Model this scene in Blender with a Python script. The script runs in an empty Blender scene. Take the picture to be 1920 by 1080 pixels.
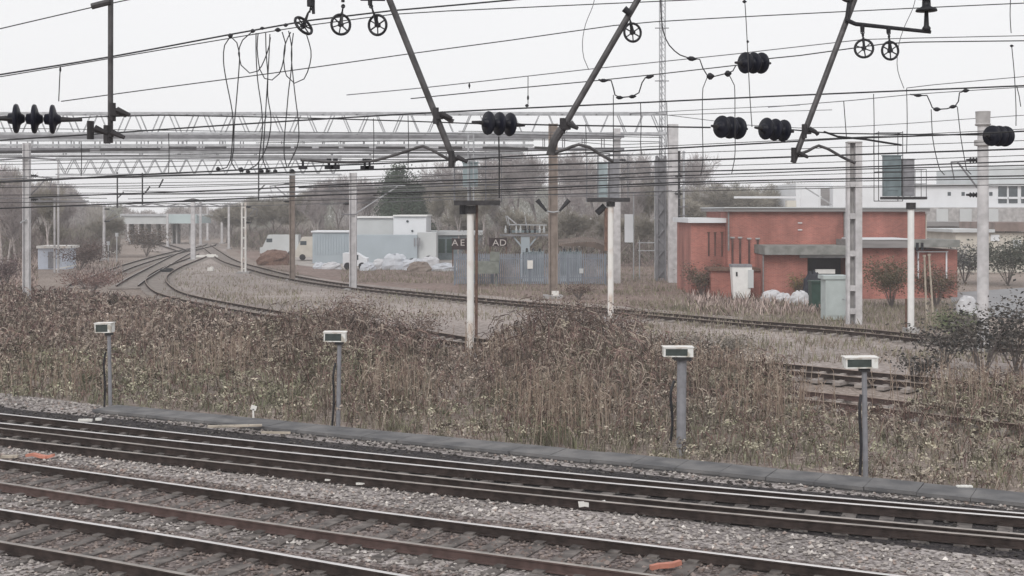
import bpy, math, random
import numpy as np
from mathutils import Vector, Matrix
R = math.radians
scene = bpy.context.scene
COL = scene.collection

# ------------------------------------------------------------------ camera
F = 2318.0      # focal length in pixels of a 1920 px wide frame
H = 5.5         # eye height
HY = 395.0      # horizon row
cd = bpy.data.cameras.new("camera")
cam = bpy.data.objects.new("camera", cd)
COL.objects.link(cam)
cam.location = (0, 0, H)
cam.rotation_euler = (R(90), 0, 0)
cd.sensor_width = 36.0
cd.lens = 36.0 * F / 1920.0
cd.shift_y = -(540 - HY) / 1920.0
cd.clip_start = 0.1
cd.clip_end = 8000
scene.camera = cam
scene.cycles.volume_bounces = 3

# ------------------------------------------------------------------ world: overcast December sky
SUN_EL, SUN_AZ = R(16), R(200)
world = bpy.data.worlds.new("World")
scene.world = world
world.use_nodes = True
nt = world.node_tree
nt.nodes.clear()
out = nt.nodes.new("ShaderNodeOutputWorld")
bg = nt.nodes.new("ShaderNodeBackground")
sky = nt.nodes.new("ShaderNodeTexSky")
sky.sky_type = 'NISHITA'
sky.sun_disc = False
sky.sun_elevation = SUN_EL
sky.sun_rotation = SUN_AZ
sky.air_density = 1.0
sky.dust_density = 4.0
# the overcast deck: the blue sky is seen through an almost closed even grey cloud layer
mixc = nt.nodes.new("ShaderNodeMix"); mixc.data_type = 'RGBA'
mixc.inputs[0].default_value = 0.965
tc = nt.nodes.new("ShaderNodeTexCoord")
nz = nt.nodes.new("ShaderNodeTexNoise"); nz.inputs['Scale'].default_value = 1.6; nz.inputs['Detail'].default_value = 3
rp = nt.nodes.new("ShaderNodeValToRGB")
rp.color_ramp.elements[0].position = 0.3; rp.color_ramp.elements[0].color = (7.75, 7.75, 7.85, 1)
rp.color_ramp.elements[1].position = 0.7; rp.color_ramp.elements[1].color = (8.15, 8.15, 8.25, 1)
nt.links.new(tc.outputs['Generated'], nz.inputs['Vector'])
nt.links.new(nz.outputs['Fac'], rp.inputs['Fac'])
nt.links.new(sky.outputs[0], mixc.inputs[6])
nt.links.new(rp.outputs[0], mixc.inputs[7])
nt.links.new(mixc.outputs[2], bg.inputs[0])
bg.inputs[1].default_value = 0.121
nt.links.new(bg.outputs[0], out.inputs[0])

sd = bpy.data.lights.new("sun", 'SUN')
sd.energy = 1.5
sd.angle = R(25)
sd.color = (1.0, 0.97, 0.93)
sun = bpy.data.objects.new("sun", sd)
COL.objects.link(sun)
sun.rotation_euler = (R(90) - R(34), 0, R(-20))

vs = scene.view_settings
vs.view_transform = 'Standard'
vs.look = 'None'
vs.exposure = 0.0
vs.gamma = 1.0

random.seed(7)
rng = np.random.default_rng(11)

# ------------------------------------------------------------------ picture to place
PHI = R(62.5)
CP, SP = math.cos(PHI), math.sin(PHI)
NV = Vector((CP, SP, 0))      # away from the camera, square to the tracks
TV = Vector((SP, -CP, 0))     # along the tracks, to the right

def px(x, y, D):
    return Vector(((x - 960) / F * D, D, H - (y - HY) / F * D))
def gp(x, y, z=0.0):
    D = F * (H - z) / (y - HY)
    return Vector(((x - 960) / F * D, D, z))
def dP(x, P):
    return P / ((x - 960) / F * CP + SP)
def pw(x, y, P):
    return px(x, y, dP(x, P))
def sp(s, P, z=0.0):
    return TV * s + NV * P + Vector((0, 0, z))

# ------------------------------------------------------------------ materials
def srgb(r, g, b):
    return tuple((v / 255 / 12.92) if v <= 10 else ((v / 255 + 0.055) / 1.055) ** 2.4 for v in (r, g, b))

MATS = {}
def mat(name, c, rough=0.8, metal=0.0, var=0.12, scale=3.0, bump=0.0, bscale=20.0, spec=0.3, c2=None, ramp=(0.35, 0.65), stretch=None, detail=6):
    if name in MATS: return MATS[name]
    m = bpy.data.materials.new(name); m.use_nodes = True
    n = m.node_tree; b = n.nodes['Principled BSDF']
    b.inputs['Roughness'].default_value = rough
    b.inputs['Metallic'].default_value = metal
    b.inputs['Specular IOR Level'].default_value = spec
    t = n.nodes.new('ShaderNodeTexCoord'); src = t.outputs['Object']
    if stretch:
        mp = n.nodes.new('ShaderNodeMapping'); mp.inputs['Scale'].default_value = stretch
        n.links.new(src, mp.inputs[0]); src = mp.outputs[0]
    no = n.nodes.new('ShaderNodeTexNoise'); no.inputs['Scale'].default_value = scale; no.inputs['Detail'].default_value = detail
    n.links.new(src, no.inputs['Vector'])
    rr = n.nodes.new('ShaderNodeValToRGB')
    if c2 is None:
        a = tuple(v * (1 - var) for v in c); z = tuple(min(1, v * (1 + var)) for v in c)
    else:
        a, z = c, c2
    rr.color_ramp.elements[0].position = ramp[0]; rr.color_ramp.elements[0].color = (*a, 1)
    rr.color_ramp.elements[1].position = ramp[1]; rr.color_ramp.elements[1].color = (*z, 1)
    n.links.new(no.outputs['Fac'], rr.inputs['Fac'])
    n.links.new(rr.outputs[0], b.inputs['Base Color'])
    if bump:
        n2 = n.nodes.new('ShaderNodeTexNoise'); n2.inputs['Scale'].default_value = bscale; n2.inputs['Detail'].default_value = 4
        n.links.new(src, n2.inputs['Vector'])
        bp = n.nodes.new('ShaderNodeBump'); bp.inputs['Strength'].default_value = bump; bp.inputs['Distance'].default_value = 0.03
        n.links.new(n2.outputs['Fac'], bp.inputs['Height']); n.links.new(bp.outputs[0], b.inputs['Normal'])
    MATS[name] = m
    return m

def stone_mat(name, cols, cell=18.0, big=(0.8, 1.15), bump=0.8, bigscale=0.35):
    """loose stones: a colour of its own for each stone, hollows between them, wide patches of dirt"""
    m = bpy.data.materials.new(name); m.use_nodes = True
    n = m.node_tree; b = n.nodes['Principled BSDF']; b.inputs['Roughness'].default_value = 0.95
    b.inputs['Specular IOR Level'].default_value = 0.15
    t = n.nodes.new('ShaderNodeTexCoord')
    v = n.nodes.new('ShaderNodeTexVoronoi'); v.inputs['Scale'].default_value = cell
    n.links.new(t.outputs['Object'], v.inputs['Vector'])
    s = n.nodes.new('ShaderNodeSeparateColor'); n.links.new(v.outputs['Color'], s.inputs[0])
    r = n.nodes.new('ShaderNodeValToRGB'); r.color_ramp.interpolation = 'LINEAR'
    el = r.color_ramp.elements
    el[0].color = (*cols[0], 1); el[1].color = (*cols[-1], 1)
    for i, c in enumerate(cols[1:-1]):
        e = el.new((i + 1) / (len(cols) - 1)); e.color = (*c, 1)
    n.links.new(s.outputs[0], r.inputs[0])
    no = n.nodes.new('ShaderNodeTexNoise'); no.inputs['Scale'].default_value = bigscale; no.inputs['Detail'].default_value = 7
    n.links.new(t.outputs['Object'], no.inputs['Vector'])
    mr = n.nodes.new('ShaderNodeMapRange'); mr.inputs[1].default_value = 0.3; mr.inputs[2].default_value = 0.7
    mr.inputs[3].default_value = big[0]; mr.inputs[4].default_value = big[1]
    n.links.new(no.outputs['Fac'], mr.inputs[0])
    mx = n.nodes.new('ShaderNodeVectorMath'); mx.operation = 'SCALE'
    n.links.new(r.outputs[0], mx.inputs[0]); n.links.new(mr.outputs[0], mx.inputs['Scale'])
    n.links.new(mx.outputs[0], b.inputs['Base Color'])
    bp = n.nodes.new('ShaderNodeBump'); bp.inputs['Strength'].default_value = bump; bp.inputs['Distance'].default_value = 0.04; bp.invert = True
    n.links.new(v.outputs['Distance'], bp.inputs['Height']); n.links.new(bp.outputs[0], b.inputs['Normal'])
    MATS[name] = m
    return m

def attr_mat(name, rough=0.9):
    m = bpy.data.materials.new(name); m.use_nodes = True
    n = m.node_tree; b = n.nodes['Principled BSDF']; b.inputs['Roughness'].default_value = rough
    b.inputs['Specular IOR Level'].default_value = 0.15
    a = n.nodes.new('ShaderNodeAttribute'); a.attribute_name = 'tint'
    n.links.new(a.outputs['Color'], b.inputs['Base Color'])
    MATS[name] = m
    return m

def brick_mat(name, c1, c2, mortar):
    m = bpy.data.materials.new(name); m.use_nodes = True
    n = m.node_tree; b = n.nodes['Principled BSDF']; b.inputs['Roughness'].default_value = 0.9
    t = n.nodes.new('ShaderNodeTexCoord')
    sx = n.nodes.new('ShaderNodeSeparateXYZ'); n.links.new(t.outputs['Object'], sx.inputs[0])
    ad = n.nodes.new('ShaderNodeMath'); ad.operation = 'ADD'
    n.links.new(sx.outputs[0], ad.inputs[0]); n.links.new(sx.outputs[1], ad.inputs[1])
    cb = n.nodes.new('ShaderNodeCombineXYZ'); n.links.new(ad.outputs[0], cb.inputs[0]); n.links.new(sx.outputs[2], cb.inputs[1])
    br = n.nodes.new('ShaderNodeTexBrick'); br.inputs['Scale'].default_value = 1.0
    br.inputs['Brick Width'].default_value = 0.225; br.inputs['Row Height'].default_value = 0.075; br.inputs['Mortar Size'].default_value = 0.008
    br.inputs['Color1'].default_value = (*c1, 1); br.inputs['Color2'].default_value = (*c2, 1); br.inputs['Mortar'].default_value = (*mortar, 1)
    n.links.new(cb.outputs[0], br.inputs['Vector'])
    no = n.nodes.new('ShaderNodeTexNoise'); no.inputs['Scale'].default_value = 0.8; no.inputs['Detail'].default_value = 7
    mpb = n.nodes.new('ShaderNodeMapping'); mpb.inputs['Scale'].default_value = (1.0, 1.0, 0.45); n.links.new(t.outputs['Object'], mpb.inputs[0])
    n.links.new(mpb.outputs[0], no.inputs['Vector'])
    mr = n.nodes.new('ShaderNodeMapRange'); mr.inputs[1].default_value = 0.3; mr.inputs[2].default_value = 0.7; mr.inputs[3].default_value = 0.62; mr.inputs[4].default_value = 1.2
    n.links.new(no.outputs['Fac'], mr.inputs[0])
    mx = n.nodes.new('ShaderNodeVectorMath'); mx.operation = 'SCALE'
    n.links.new(br.outputs['Color'], mx.inputs[0]); n.links.new(mr.outputs[0], mx.inputs['Scale'])
    n.links.new(mx.outputs[0], b.inputs['Base Color'])
    MATS[name] = m
    return m

M_concrete = mat('pale_concrete', (0.50, 0.49, 0.50), 0.85, var=0.16, scale=2.5, bump=0.2)
M_conc2 = mat('grey_concrete', (0.36, 0.35, 0.35), 0.9, var=0.2, scale=2.0, bump=0.2)
M_galv = mat('galvanised_steel', (0.40, 0.41, 0.43), 0.55, 0.3, var=0.15, scale=2.0)
M_galv2 = mat('dull_galvanised_steel', (0.20, 0.20, 0.215), 0.6, 0.2, var=0.22, scale=1.2)
M_dark = mat('dark_weathered_steel', (0.035, 0.033, 0.036), 0.6, 0.1, var=0.3, scale=8)
M_tube = mat('sooty_steel_tube', (0.075, 0.072, 0.075), 0.5, 0.2, var=0.35, scale=9)
M_black = mat('black_fittings', (0.018, 0.018, 0.022), 0.5, 0.1, var=0.3, scale=12)
M_ins = mat('dark_glazed_porcelain', (0.007, 0.008, 0.016), 0.45, 0, var=0.3, scale=6, spec=0.22)
M_wire = mat('weathered_copper_wire', (0.03, 0.03, 0.033), 0.5, 0.2, var=0.2)
M_wire2 = mat('grey_wire', (0.13, 0.13, 0.14), 0.5, 0.2, var=0.2)
M_rust = mat('rusty_steel', (0.11, 0.065, 0.05), 0.85, var=0.3, scale=6, c2=(0.19, 0.12, 0.095))
M_brownpost = mat('brown_weathered_post', (0.20, 0.165, 0.145), 0.85, var=0.3, scale=2, c2=(0.30, 0.25, 0.22))
M_white = mat('white_painted_steel', (0.70, 0.70, 0.69), 0.6, var=0.06, scale=3, c2=(0.78, 0.78, 0.77))
M_whited = mat('white_paint_stained', (0.55, 0.46, 0.40), 0.7, scale=3.0, c2=(0.74, 0.73, 0.71), ramp=(0.3, 0.5), stretch=(1, 1, 0.4))
M_teal = mat('teal_grey_signal_back', (0.16, 0.20, 0.215), 0.5, var=0.15, scale=3)
M_railside = mat('rail_side_rust', (0.03, 0.023, 0.021), 0.95, var=0.3, scale=5, spec=0.1, c2=(0.06, 0.045, 0.041))
M_railred = mat('rail_side_red_rust', (0.065, 0.042, 0.038), 0.9, var=0.3, scale=5, c2=(0.105, 0.068, 0.062))
M_railtop = mat('polished_rail_head', (0.66, 0.64, 0.64), 0.38, 0.6, var=0.08, scale=3)
M_raildull = mat('dull_rail_head', (0.34, 0.31, 0.29), 0.5, 0.6, var=0.2, scale=3)
M_railold = mat('unused_rail_head', (0.26, 0.21, 0.18), 0.8, 0.1, var=0.25, scale=2)
M_sleeper = mat('oily_timber_sleeper', (0.075, 0.066, 0.063), 0.9, var=0.3, scale=4, c2=(0.19, 0.17, 0.16), bump=0.4, stretch=(1, 1, 1))
M_sleeper2 = mat('grey_old_sleeper', (0.21, 0.185, 0.175), 0.9, var=0.3, scale=4, c2=(0.32, 0.29, 0.27))
M_sleeper3 = mat('pale_buried_sleeper', (0.27, 0.24, 0.225), 0.9, scale=1.5, c2=(0.36, 0.325, 0.305))
M_trough = mat('trough_concrete', (0.10, 0.10, 0.105), 0.9, scale=1.6, c2=(0.185, 0.18, 0.18), bump=0.35, bscale=14)
M_lampgrey = mat('lamp_post_grey', (0.24, 0.24, 0.26), 0.6, 0.1, var=0.15, scale=5)
M_panel = mat('dark_glass_panel', (0.05, 0.065, 0.062), 0.25, var=0.3, scale=4, spec=0.5)
M_redbrick = brick_mat('red_brickwork', (0.41, 0.148, 0.118), (0.31, 0.112, 0.09), (0.38, 0.235, 0.205))
M_fascia = mat('grey_roof_fascia', (0.23, 0.22, 0.22), 0.8, var=0.15, scale=1.5, stretch=(0.3, 1, 3))
M_roofgreen = mat('mossy_felt_roof', (0.17, 0.175, 0.165), 0.9, var=0.2, scale=2, c2=(0.27, 0.27, 0.26))
M_cream = mat('cream_render', (0.52, 0.49, 0.44), 0.85, var=0.08, scale=1)
M_pale = mat('pale_cladding', (0.70, 0.72, 0.75), 0.6, var=0.04, scale=0.6)
M_blueg = mat('blue_grey_cladding', (0.36, 0.41, 0.45), 0.6, var=0.06, scale=0.5)
M_lgrey = mat('light_grey_cladding', (0.50, 0.52, 0.53), 0.6, var=0.06, scale=0.5)
M_glass = mat('dark_window_glass', (0.05, 0.065, 0.075), 0.2, var=0.2, scale=2, spec=0.5)
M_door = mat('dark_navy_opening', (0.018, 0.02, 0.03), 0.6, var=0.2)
M_pal = mat('palisade_blue_grey', (0.205, 0.23, 0.27), 0.7, 0.0, var=0.14, scale=1.2)
M_cab = mat('pale_green_grey_cabinet', (0.43, 0.48, 0.48), 0.6, var=0.06, scale=2)
M_green = mat('dark_green_plastic', (0.025, 0.055, 0.045), 0.5, var=0.2)
M_yellowg = mat('yellow_green_paint', (0.19, 0.205, 0.185), 0.8, var=0.2)
M_bag = mat('white_woven_bag', (0.52, 0.52, 0.54), 0.8, var=0.1, scale=3, bump=0.3, bscale=8)
M_tarp = mat('white_sheeting', (0.50, 0.52, 0.56), 0.7, var=0.1, scale=2, bump=0.3, bscale=4)
M_bark = mat('grey_brown_bark', (0.15, 0.13, 0.125), 0.95, var=0.25, scale=2)
M_birch = mat('pale_birch_bark', (0.42, 0.38, 0.37), 0.9, var=0.25, scale=2)
M_twig = mat('purple_brown_twigs', (0.33, 0.295, 0.295), 0.95, var=0.2, scale=0.3)
M_twig2 = mat('olive_brown_twigs', (0.25, 0.23, 0.195), 0.95, var=0.25, scale=0.3)
M_ever = mat('dark_evergreen_foliage', (0.035, 0.055, 0.035), 0.8, var=0.35, scale=0.6, c2=(0.07, 0.10, 0.065))
M_orange = mat('faded_orange_plastic', (0.52, 0.22, 0.16), 0.7, var=0.15)
M_wood = mat('pale_weathered_wood', (0.42, 0.37, 0.31), 0.9, var=0.2, scale=4)
M_paper = mat('white_litter', (0.72, 0.71, 0.68), 0.8, var=0.05)
M_corr = mat('brown_corrugated_sheet', (0.09, 0.07, 0.06), 0.8, var=0.3, scale=1, c2=(0.17, 0.13, 0.11))
M_tileroof = mat('brown_roof_sheet', (0.21, 0.165, 0.15), 0.85, var=0.2, scale=1)
M_bridge = mat('pale_blue_bridge_paint', (0.44, 0.52, 0.53), 0.7, var=0.08, scale=0.3)
M_leaf = attr_mat('dead_plant_matter')
M_letter = mat('faded_white_lettering', (0.62, 0.58, 0.56), 0.8, var=0.05)
M_board = mat('maroon_board', (0.045, 0.028, 0.03), 0.7, var=0.2)

# ------------------------------------------------------------------ mesh building
def tag(o, label=None, cat=None, group=None, kind=None):
    if label: o['label'] = label
    if cat: o['category'] = cat
    if group: o['group'] = group
    if kind: o['kind'] = kind
    return o

def worigin(o):
    v = Vector((0, 0, 0))
    while o is not None:
        v += o.location; o = o.parent
    return v

class MB:
    def __init__(s): s.v = []; s.f = []; s.mi = []
    def add(s, vs, fs, mi=0):
        k = len(s.v); s.v += [tuple(a) for a in vs]
        for q in fs: s.f.append(tuple(i + k for i in q)); s.mi.append(mi)
        return s
    def box(s, c, d, rz=0.0, M=None, mi=0, taper=1.0):
        hx, hy, hz = d[0] / 2, d[1] / 2, d[2] / 2
        P = []
        for z in (-1, 1):
            k = taper if z > 0 else 1.0
            for a, b in ((-1, -1), (1, -1), (1, 1), (-1, 1)):
                P.append(Vector((a * hx * k, b * hy * k, z * hz)))
        if M is None: M = Matrix.Rotation(rz, 3, 'Z')
        c = Vector(c)
        P = [M @ p + c for p in P]
        return s.add(P, [(3, 2, 1, 0), (4, 5, 6, 7), (0, 1, 5, 4), (1, 2, 6, 5), (2, 3, 7, 6), (3, 0, 4, 7)], mi)
    def cyl(s, p0, p1, r0, r1=None, n=8, caps=True, mi=0):
        if r1 is None: r1 = r0
        p0, p1 = Vector(p0), Vector(p1)
        d = (p1 - p0)
        if d.length < 1e-6: return s
        d.normalize()
        a = d.orthogonal().normalized(); b = d.cross(a)
        P = []
        for p, r in ((p0, r0), (p1, r1)):
            for i in range(n):
                t = 2 * math.pi * i / n + 0.3
                P.append(p + a * (r * math.cos(t)) + b * (r * math.sin(t)))
        fs = [(i, (i + 1) % n, n + (i + 1) % n, n + i) for i in range(n)]
        if caps: fs += [tuple(range(n - 1, -1, -1)), tuple(range(n, 2 * n))]
        return s.add(P, fs, mi)
    def bar(s, p0, p1, w, h=None, mi=0, up=(0, 0, 1)):
        """square bar between two points"""
        if h is None: h = w
        p0, p1 = Vector(p0), Vector(p1); d = (p1 - p0); L = d.length
        if L < 1e-6: return s
        d /= L; u = Vector(up)
        if abs(d.dot(u)) > 0.98: u = Vector((0, 1, 0))
        a = d.cross(u).normalized(); b = a.cross(d)
        M = Matrix((a, d, b)).transposed()
        return s.box((p0 + p1) / 2, (w, L, h), M=M, mi=mi)
    def tube(s, pts, r, n=6, mi=0):
        pts = [Vector(p) for p in pts]
        m = len(pts); rings = []
        ref = None; P = []
        for i in range(m):
            d = (pts[min(i + 1, m - 1)] - pts[max(i - 1, 0)]).normalized()
            if ref is None: ref = d.orthogonal().normalized()
            a = (ref - d * ref.dot(d))
            if a.length < 1e-5: a = d.orthogonal()
            a.normalize(); ref = a; b = d.cross(a)
            rr = r[i] if isinstance(r, (list, tuple)) else r
            for j in range(n):
                t = 2 * math.pi * j / n
                P.append(pts[i] + a * (rr * math.cos(t)) + b * (rr * math.sin(t)))
        fs = []
        for i in range(m - 1):
            for j in range(n):
                k = (j + 1) % n
                fs.append((i * n + j, i * n + k, (i + 1) * n + k, (i + 1) * n + j))
        fs += [tuple(range(n - 1, -1, -1)), tuple(range((m - 1) * n, m * n))]
        return s.add(P, fs, mi)
    def lathe(s, p0, axis, prof, n=16, mi=0):
        """prof: (distance along the axis, radius)"""
        p0 = Vector(p0); d = Vector(axis).normalized(); a = d.orthogonal().normalized(); b = d.cross(a)
        P = []
        for t, r in prof:
            for j in range(n):
                q = 2 * math.pi * j / n
                P.append(p0 + d * t + a * (r * math.cos(q)) + b * (r * math.sin(q)))
        fs = []
        for i in range(len(prof) - 1):
            for j in range(n):
                k = (j + 1) % n
                fs.append((i * n + j, i * n + k, (i + 1) * n + k, (i + 1) * n + j))
        fs += [tuple(range(n - 1, -1, -1)), tuple(range((len(prof) - 1) * n, len(prof) * n))]
        return s.add(P, fs, mi)
    def torus(s, c, nrm, R0, r, n=24, m=6, mi=0):
        c = Vector(c); d = Vector(nrm).normalized(); a = d.orthogonal().normalized(); b = d.cross(a)
        P = []
        for i in range(n):
            t = 2 * math.pi * i / n; e = a * math.cos(t) + b * math.sin(t)
            for j in range(m):
                q = 2 * math.pi * j / m
                P.append(c + e * (R0 + r * math.cos(q)) + d * (r * math.sin(q)))
        fs = [(i * m + j, ((i + 1) % n) * m + j, ((i + 1) % n) * m + (j + 1) % m, i * m + (j + 1) % m) for i in range(n) for j in range(m)]
        return s.add(P, fs, mi)
    def build(s, name, mats, parent=None, base=None, smooth=False):
        me = bpy.data.meshes.new(name)
        if parent is not None: o0 = worigin(parent)
        elif base is not None: o0 = Vector(base)
        else: o0 = Vector((0, 0, 0))
        me.from_pydata([(a[0] - o0.x, a[1] - o0.y, a[2] - o0.z) for a in s.v], [], s.f)
        if not isinstance(mats, (list, tuple)): mats = [mats]
        for m in mats: me.materials.append(m)
        if len(mats) > 1: me.polygons.foreach_set('material_index', s.mi)
        if smooth: me.polygons.foreach_set('use_smooth', [True] * len(s.f))
        me.update()
        o = bpy.data.objects.new(name, me); COL.objects.link(o)
        if parent is not None: o.parent = parent
        else: o.location = o0
        return o

def empty(name, loc, label, cat, group=None):
    o = bpy.data.objects.new(name, None); COL.objects.link(o)
    o.location = loc; o.empty_display_size = 0.3
    return tag(o, label, cat, group)

def np_mesh(name, verts, nv, mats, parent=None, tint=None, base=(0, 0, 0)):
    """verts: (n*nv,3) array, faces of nv consecutive vertices; tint per face"""
    me = bpy.data.meshes.new(name)
    n = len(verts) // nv
    me.vertices.add(len(verts)); me.loops.add(len(verts)); me.polygons.add(n)
    me.vertices.foreach_set('co', (verts - np.array(base)).astype(np.float32).ravel())
    me.loops.foreach_set('vertex_index', np.arange(len(verts), dtype=np.int32))
    me.polygons.foreach_set('loop_start', np.arange(n, dtype=np.int32) * nv)
    for m in (mats if isinstance(mats, (list, tuple)) else [mats]): me.materials.append(m)
    if tint is not None:
        at = me.attributes.new('tint', 'FLOAT_COLOR', 'FACE')
        at.data.foreach_set('color', np.concatenate([tint, np.ones((n, 1))], 1).astype(np.float32).ravel())
    me.update(calc_edges=True); me.validate()
    o = bpy.data.objects.new(name, me); COL.objects.link(o)
    if parent is not None: o.parent = parent
    else: o.location = base
    return o

def catmull(pts, step=1.0):
    pts = [Vector(p) for p in pts]
    if len(pts) == 2:
        n = max(1, int((pts[1] - pts[0]).length / step))
        return [pts[0].lerp(pts[1], i / n) for i in range(n + 1)]
    P = [pts[0] * 2 - pts[1]] + pts + [pts[-1] * 2 - pts[-2]]
    o = []
    for i in range(1, len(P) - 2):
        n = max(1, int((P[i + 1] - P[i]).length / step))
        for k in range(n):
            t = k / n
            a, b, c, d = P[i - 1], P[i], P[i + 1], P[i + 2]
            o.append(0.5 * ((2 * b) + (c - a) * t + (2 * a - 5 * b + 4 * c - d) * t * t + (3 * b - a - 3 * c + d) * t ** 3))
    o.append(pts[-1])
    return o

# ------------------------------------------------------------------ ground
def sheet(name, pts, z, m, kind='structure'):
    b = MB(); b.add([(p[0], p[1], z) for p in pts], [tuple(range(len(pts)))])
    o = b.build(name, m); o['kind'] = kind
    return o

M_ground = stone_mat('scrub_soil', [(0.17, 0.14, 0.12), (0.26, 0.215, 0.19), (0.36, 0.305, 0.275)], cell=11, big=(0.8, 1.2), bump=0.5, bigscale=0.12)
M_ballast = stone_mat('ballast_stones', [(0.14, 0.125, 0.12), (0.28, 0.25, 0.245), (0.38, 0.345, 0.335), (0.50, 0.46, 0.445)], cell=17, big=(0.62, 1.2), bump=1.0)
M_bdark = stone_mat('oily_ballast', [(0.02, 0.018, 0.02), (0.04, 0.036, 0.038), (0.07, 0.062, 0.062)], cell=17, big=(0.7, 1.3), bump=0.8)
M_yard = stone_mat('yard_gravel', [(0.22, 0.185, 0.17), (0.31, 0.27, 0.25), (0.41, 0.36, 0.34)], cell=8, big=(0.75, 1.15), bump=0.4, bigscale=0.1)
M_brown = stone_mat('brown_waste_ground', [(0.17, 0.125, 0.11), (0.23, 0.175, 0.155), (0.28, 0.22, 0.2)], cell=5, big=(0.8, 1.15), bump=0.4, bigscale=0.15)
M_road = mat('pale_asphalt', (0.26, 0.26, 0.27), 0.9, var=0.1, scale=0.5)

sheet('ground', [(-420, -40, 0), (420, -40, 0), (420, 760, 0), (-420, 760, 0)], -0.10, M_ground)
def wavy(ptsA, ptsB, amp, seed):
    r = random.Random(seed)
    A = [p + Vector((r.uniform(-amp, amp), r.uniform(-amp, amp), 0)) for p in catmull(ptsA, 1.5)]
    B = [p + Vector((r.uniform(-amp, amp), r.uniform(-amp, amp), 0)) for p in catmull(ptsB, 1.5)]
    return A + B[::-1]
sheet('ballast_bed', wavy([sp(-45, 6), sp(30, 6)], [sp(-45, 25.9), sp(-20, 25.8), sp(0, 25.9), sp(30, 26.4)], 0.15, 1), -0.004, M_ballast)
M_brn = stone_mat('rusty_ballast_stones', [(0.07, 0.055, 0.052), (0.15, 0.125, 0.12), (0.22, 0.185, 0.175), (0.30, 0.26, 0.25)], cell=17, big=(0.65, 1.25), bump=1.0, bigscale=0.5)
for lo, hi in ((16.95, 19.35), (13.8, 16.1)):
    sheet('rusty_ballast_strip', wavy([sp(-40, lo + 0.15), sp(-10, lo - 0.02), sp(20, lo + 0.12)], [sp(-40, hi + 0.1), sp(-10, hi), sp(20, hi + 0.2)], 0.09, int(lo)), 0.0, M_brn)
sheet('oily_ballast_strip', wavy([sp(-45, 20.3), sp(-15, 20.75), sp(0, 20.95), sp(14, 21.1), sp(30, 21.6)], [sp(-45, 24.2), sp(-15, 24.1), sp(0, 24.4), sp(30, 25.2)], 0.10, 2), 0.0, M_bdark)
sheet('yard_gravel', [gp(300, 535), gp(420, 570), gp(560, 600), gp(900, 650), gp(1500, 712), gp(1960, 745), gp(1960, 655), gp(1600, 612), gp(1150, 572), (gp(900, 552)), gp(660, 530), gp(540, 512), gp(470, 496), gp(430, 478), gp(420, 462), gp(390, 455), gp(310, 455), gp(280, 470), gp(345, 480), gp(300, 505)], -0.03, M_yard)
sheet('brown_waste_ground', [gp(440, 470), gp(500, 500), gp(660, 532), gp(900, 553), gp(1150, 573), gp(1380, 590), gp(1380, 500), gp(1200, 480), gp(860, 478), gp(600, 470)], -0.06, M_brown)
sheet('access_road', [gp(1780, 548), gp(1960, 535), gp(1960, 600), gp(1790, 585)], -0.05, M_road)
sheet('yard_hardstanding', [gp(480, 462), gp(850, 472), gp(860, 502), gp(640, 505), gp(520, 492)], -0.05, mat('dusty_hardstanding', (0.36, 0.33, 0.31), 0.95, var=0.15, scale=0.4))

# ------------------------------------------------------------------ railway tracks
RAILPROF = [(-0.075, 0), (0.075, 0), (0.075, 0.015), (0.012, 0.03), (0.012, 0.115), (0.036, 0.125), (0.036, 0.152), (0.030, 0.16), (-0.030, 0.16), (-0.036, 0.152), (-0.036, 0.125), (-0.012, 0.115), (-0.012, 0.03), (-0.075, 0.015)]
def rail(path, off, z0, side, top, parent, scale=1.0, name='rail'):
    b = MB(); n = len(RAILPROF); P = []
    for i, p in enumerate(path):
        d = (path[min(i + 1, len(path) - 1)] - path[max(i - 1, 0)]); d.z = 0; d.normalize()
        a = Vector((-d.y, d.x, 0))
        o = off(i) if callable(off) else off
        for u, w in RAILPROF: P.append(p + a * (o + u * scale) + Vector((0, 0, z0 + w * scale)))
    fs = []; mi = []
    for i in range(len(path) - 1):
        for j in range(n):
            k = (j + 1) % n
            fs.append((i * n + k, i * n + j, (i + 1) * n + j, (i + 1) * n + k)); mi.append(1 if j in (7, 8) else 0)
    fs.append(tuple(range(n))); fs.append(tuple(range((len(path) - 1) * n, len(path) * n))[::-1]); mi += [0, 0]
    b.v = [tuple(v) for v in P]; b.f = fs; b.mi = mi
    return b.build(name, [side, top], parent)

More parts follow.
